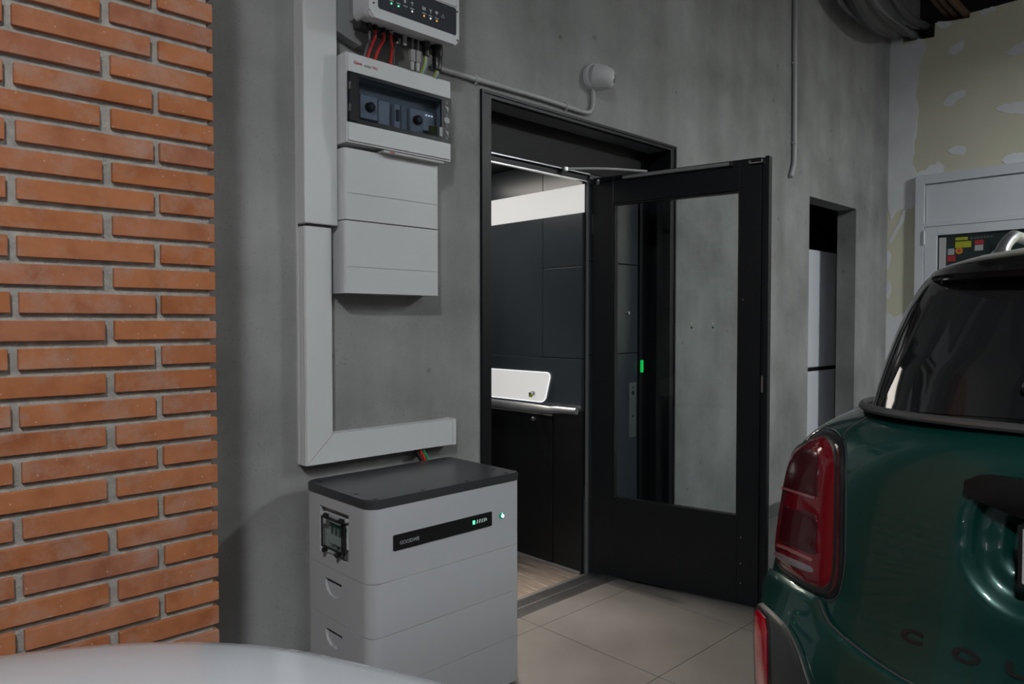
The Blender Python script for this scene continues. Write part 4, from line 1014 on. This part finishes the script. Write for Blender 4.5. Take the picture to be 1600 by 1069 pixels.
# side glass and wheels
for s in (1, -1):
    for x in (2.35, 4.85):
        wl = obj('wheel', lathe(B(), [(.18, -.1), (.29, -.1), (.325, -.08), (.33, 0), (.325, .08), (.29, .1), (.2, .1)], (x, YC+s*.74, .33), (0, s, 0), 36), 'black_rubber', car, True)
        obj('rim', lathe(B(), [(.2, 0), (.2, .01), (.17, .0), (.06, .02), (.0, .025)], (x, YC+s*.835, .33), (0, s, 0), 10), 'aluminium', wl)

# ------------------------------------------------------------------ white car in the foreground (bonnet corner)
wc = thing('car', 'white car in the near foreground, only its rounded bonnet in view', 'car', (-.4, -2.25, 0))
HP = [(0, 1015), (100, 1003), (200, 995), (300, 992), (400, 996), (480, 1005), (560, 1022), (640, 1040), (700, 1055), (760, 1069)]
HB = .90
pl0 = [Vector((onZ(u, v, HB).x, onZ(u, v, HB).y)) for u, v in HP]
left = [Vector((-1.25, -1.04)), Vector((-.7, -1.05)), Vector((-.3, -1.075)), Vector((-.05, -1.11)), Vector((.06, -1.14))]
right = [Vector((.552, -1.74)), Vector((.60, -1.95)), Vector((.615, -2.2))]
half = left+pl0+right
yw = -2.2
half = [(p.x, p.y) for p in [Vector((q.x, q.y)) for q in catmull([(p.x, p.y, 0) for p in half], 3)]]
outline = half+[(x, 2*yw-y) for x, y in half[-2::-1]]
def shrink(k, x_c=-.35):
    out = []
    m = len(outline)
    for i, (x, y) in enumerate(outline):
        a, c_ = outline[max(i-1, 0)], outline[min(i+1, m-1)]
        t = Vector((c_[0]-a[0], c_[1]-a[1])).normalized(); n = Vector((-t.y, t.x))
        if n.dot(Vector((x_c-x, yw-y))) < 0: n = -n
        q = Vector((x, y))+n*k
        if i < 3 or i > m-4: q.x = -1.25
        out.append((q.x, q.y))
    return out
prof = [(-.085, .20), (-.085, .45), (-.08, .62), (-.065, .74), (-.045, .81), (-.02, .866), (0, .889), (.02, .900), (.045, .907), (.09, .914), (.15, .921)]
rings = [[(x, y, z) for x, y in shrink(k)] for k, z in prof]
b = B(); vr = [[b.verts.new(p) for p in r] for r in rings]; m = len(outline)
for a, c_ in zip(vr, vr[1:]):
    for i in range(m-1): b.faces.new((a[i], a[i+1], c_[i+1], c_[i]))
# gently crowned bonnet top
last = vr[-1]
for i in range(m//2):
    a, a2 = last[i], last[i+1]; c_, c2 = last[m-1-i], last[m-2-i]
    if a2 is c2 or a is c2: continue
    if a2 is c_: continue
    try: b.faces.new((a, a2, c2, c_) if a2 is not c2 else (a, a2, c_))
    except ValueError: pass
b.faces.new([r[0] for r in vr]+[r[-1] for r in vr[::-1]])
bmesh.ops.recalc_face_normals(b, faces=b.faces[:])
obj('bonnet', b, 'car_white', wc, True)
for s in (1, -1):
    obj('headlamp', lathe(B(), [(.12, -.02), (.115, .02), (.08, .04), (.02, .05)], (.56, yw+s*.60, .66), (1, s*.35, .1), 24), 'lamp_clear', wc, True)
    wl = obj('wheel', lathe(B(), [(.18, -.1), (.29, -.1), (.325, -.08), (.33, 0), (.325, .08), (.29, .1), (.2, .1)], (-.25, yw+s*1.10, .33), (0, s, 0), 36), 'black_rubber', wc, True)
    obj('rim', lathe(B(), [(.2, 0), (.2, .01), (.17, .0), (.06, .02), (.0, .025)], (-.25, yw+s*1.195, .33), (0, s, 0), 10), 'aluminium', wl)
obj('grille', bx(.66, .715, yw-.4, yw+.4, .42, .58, bev=.02), 'black_plastic', wc)
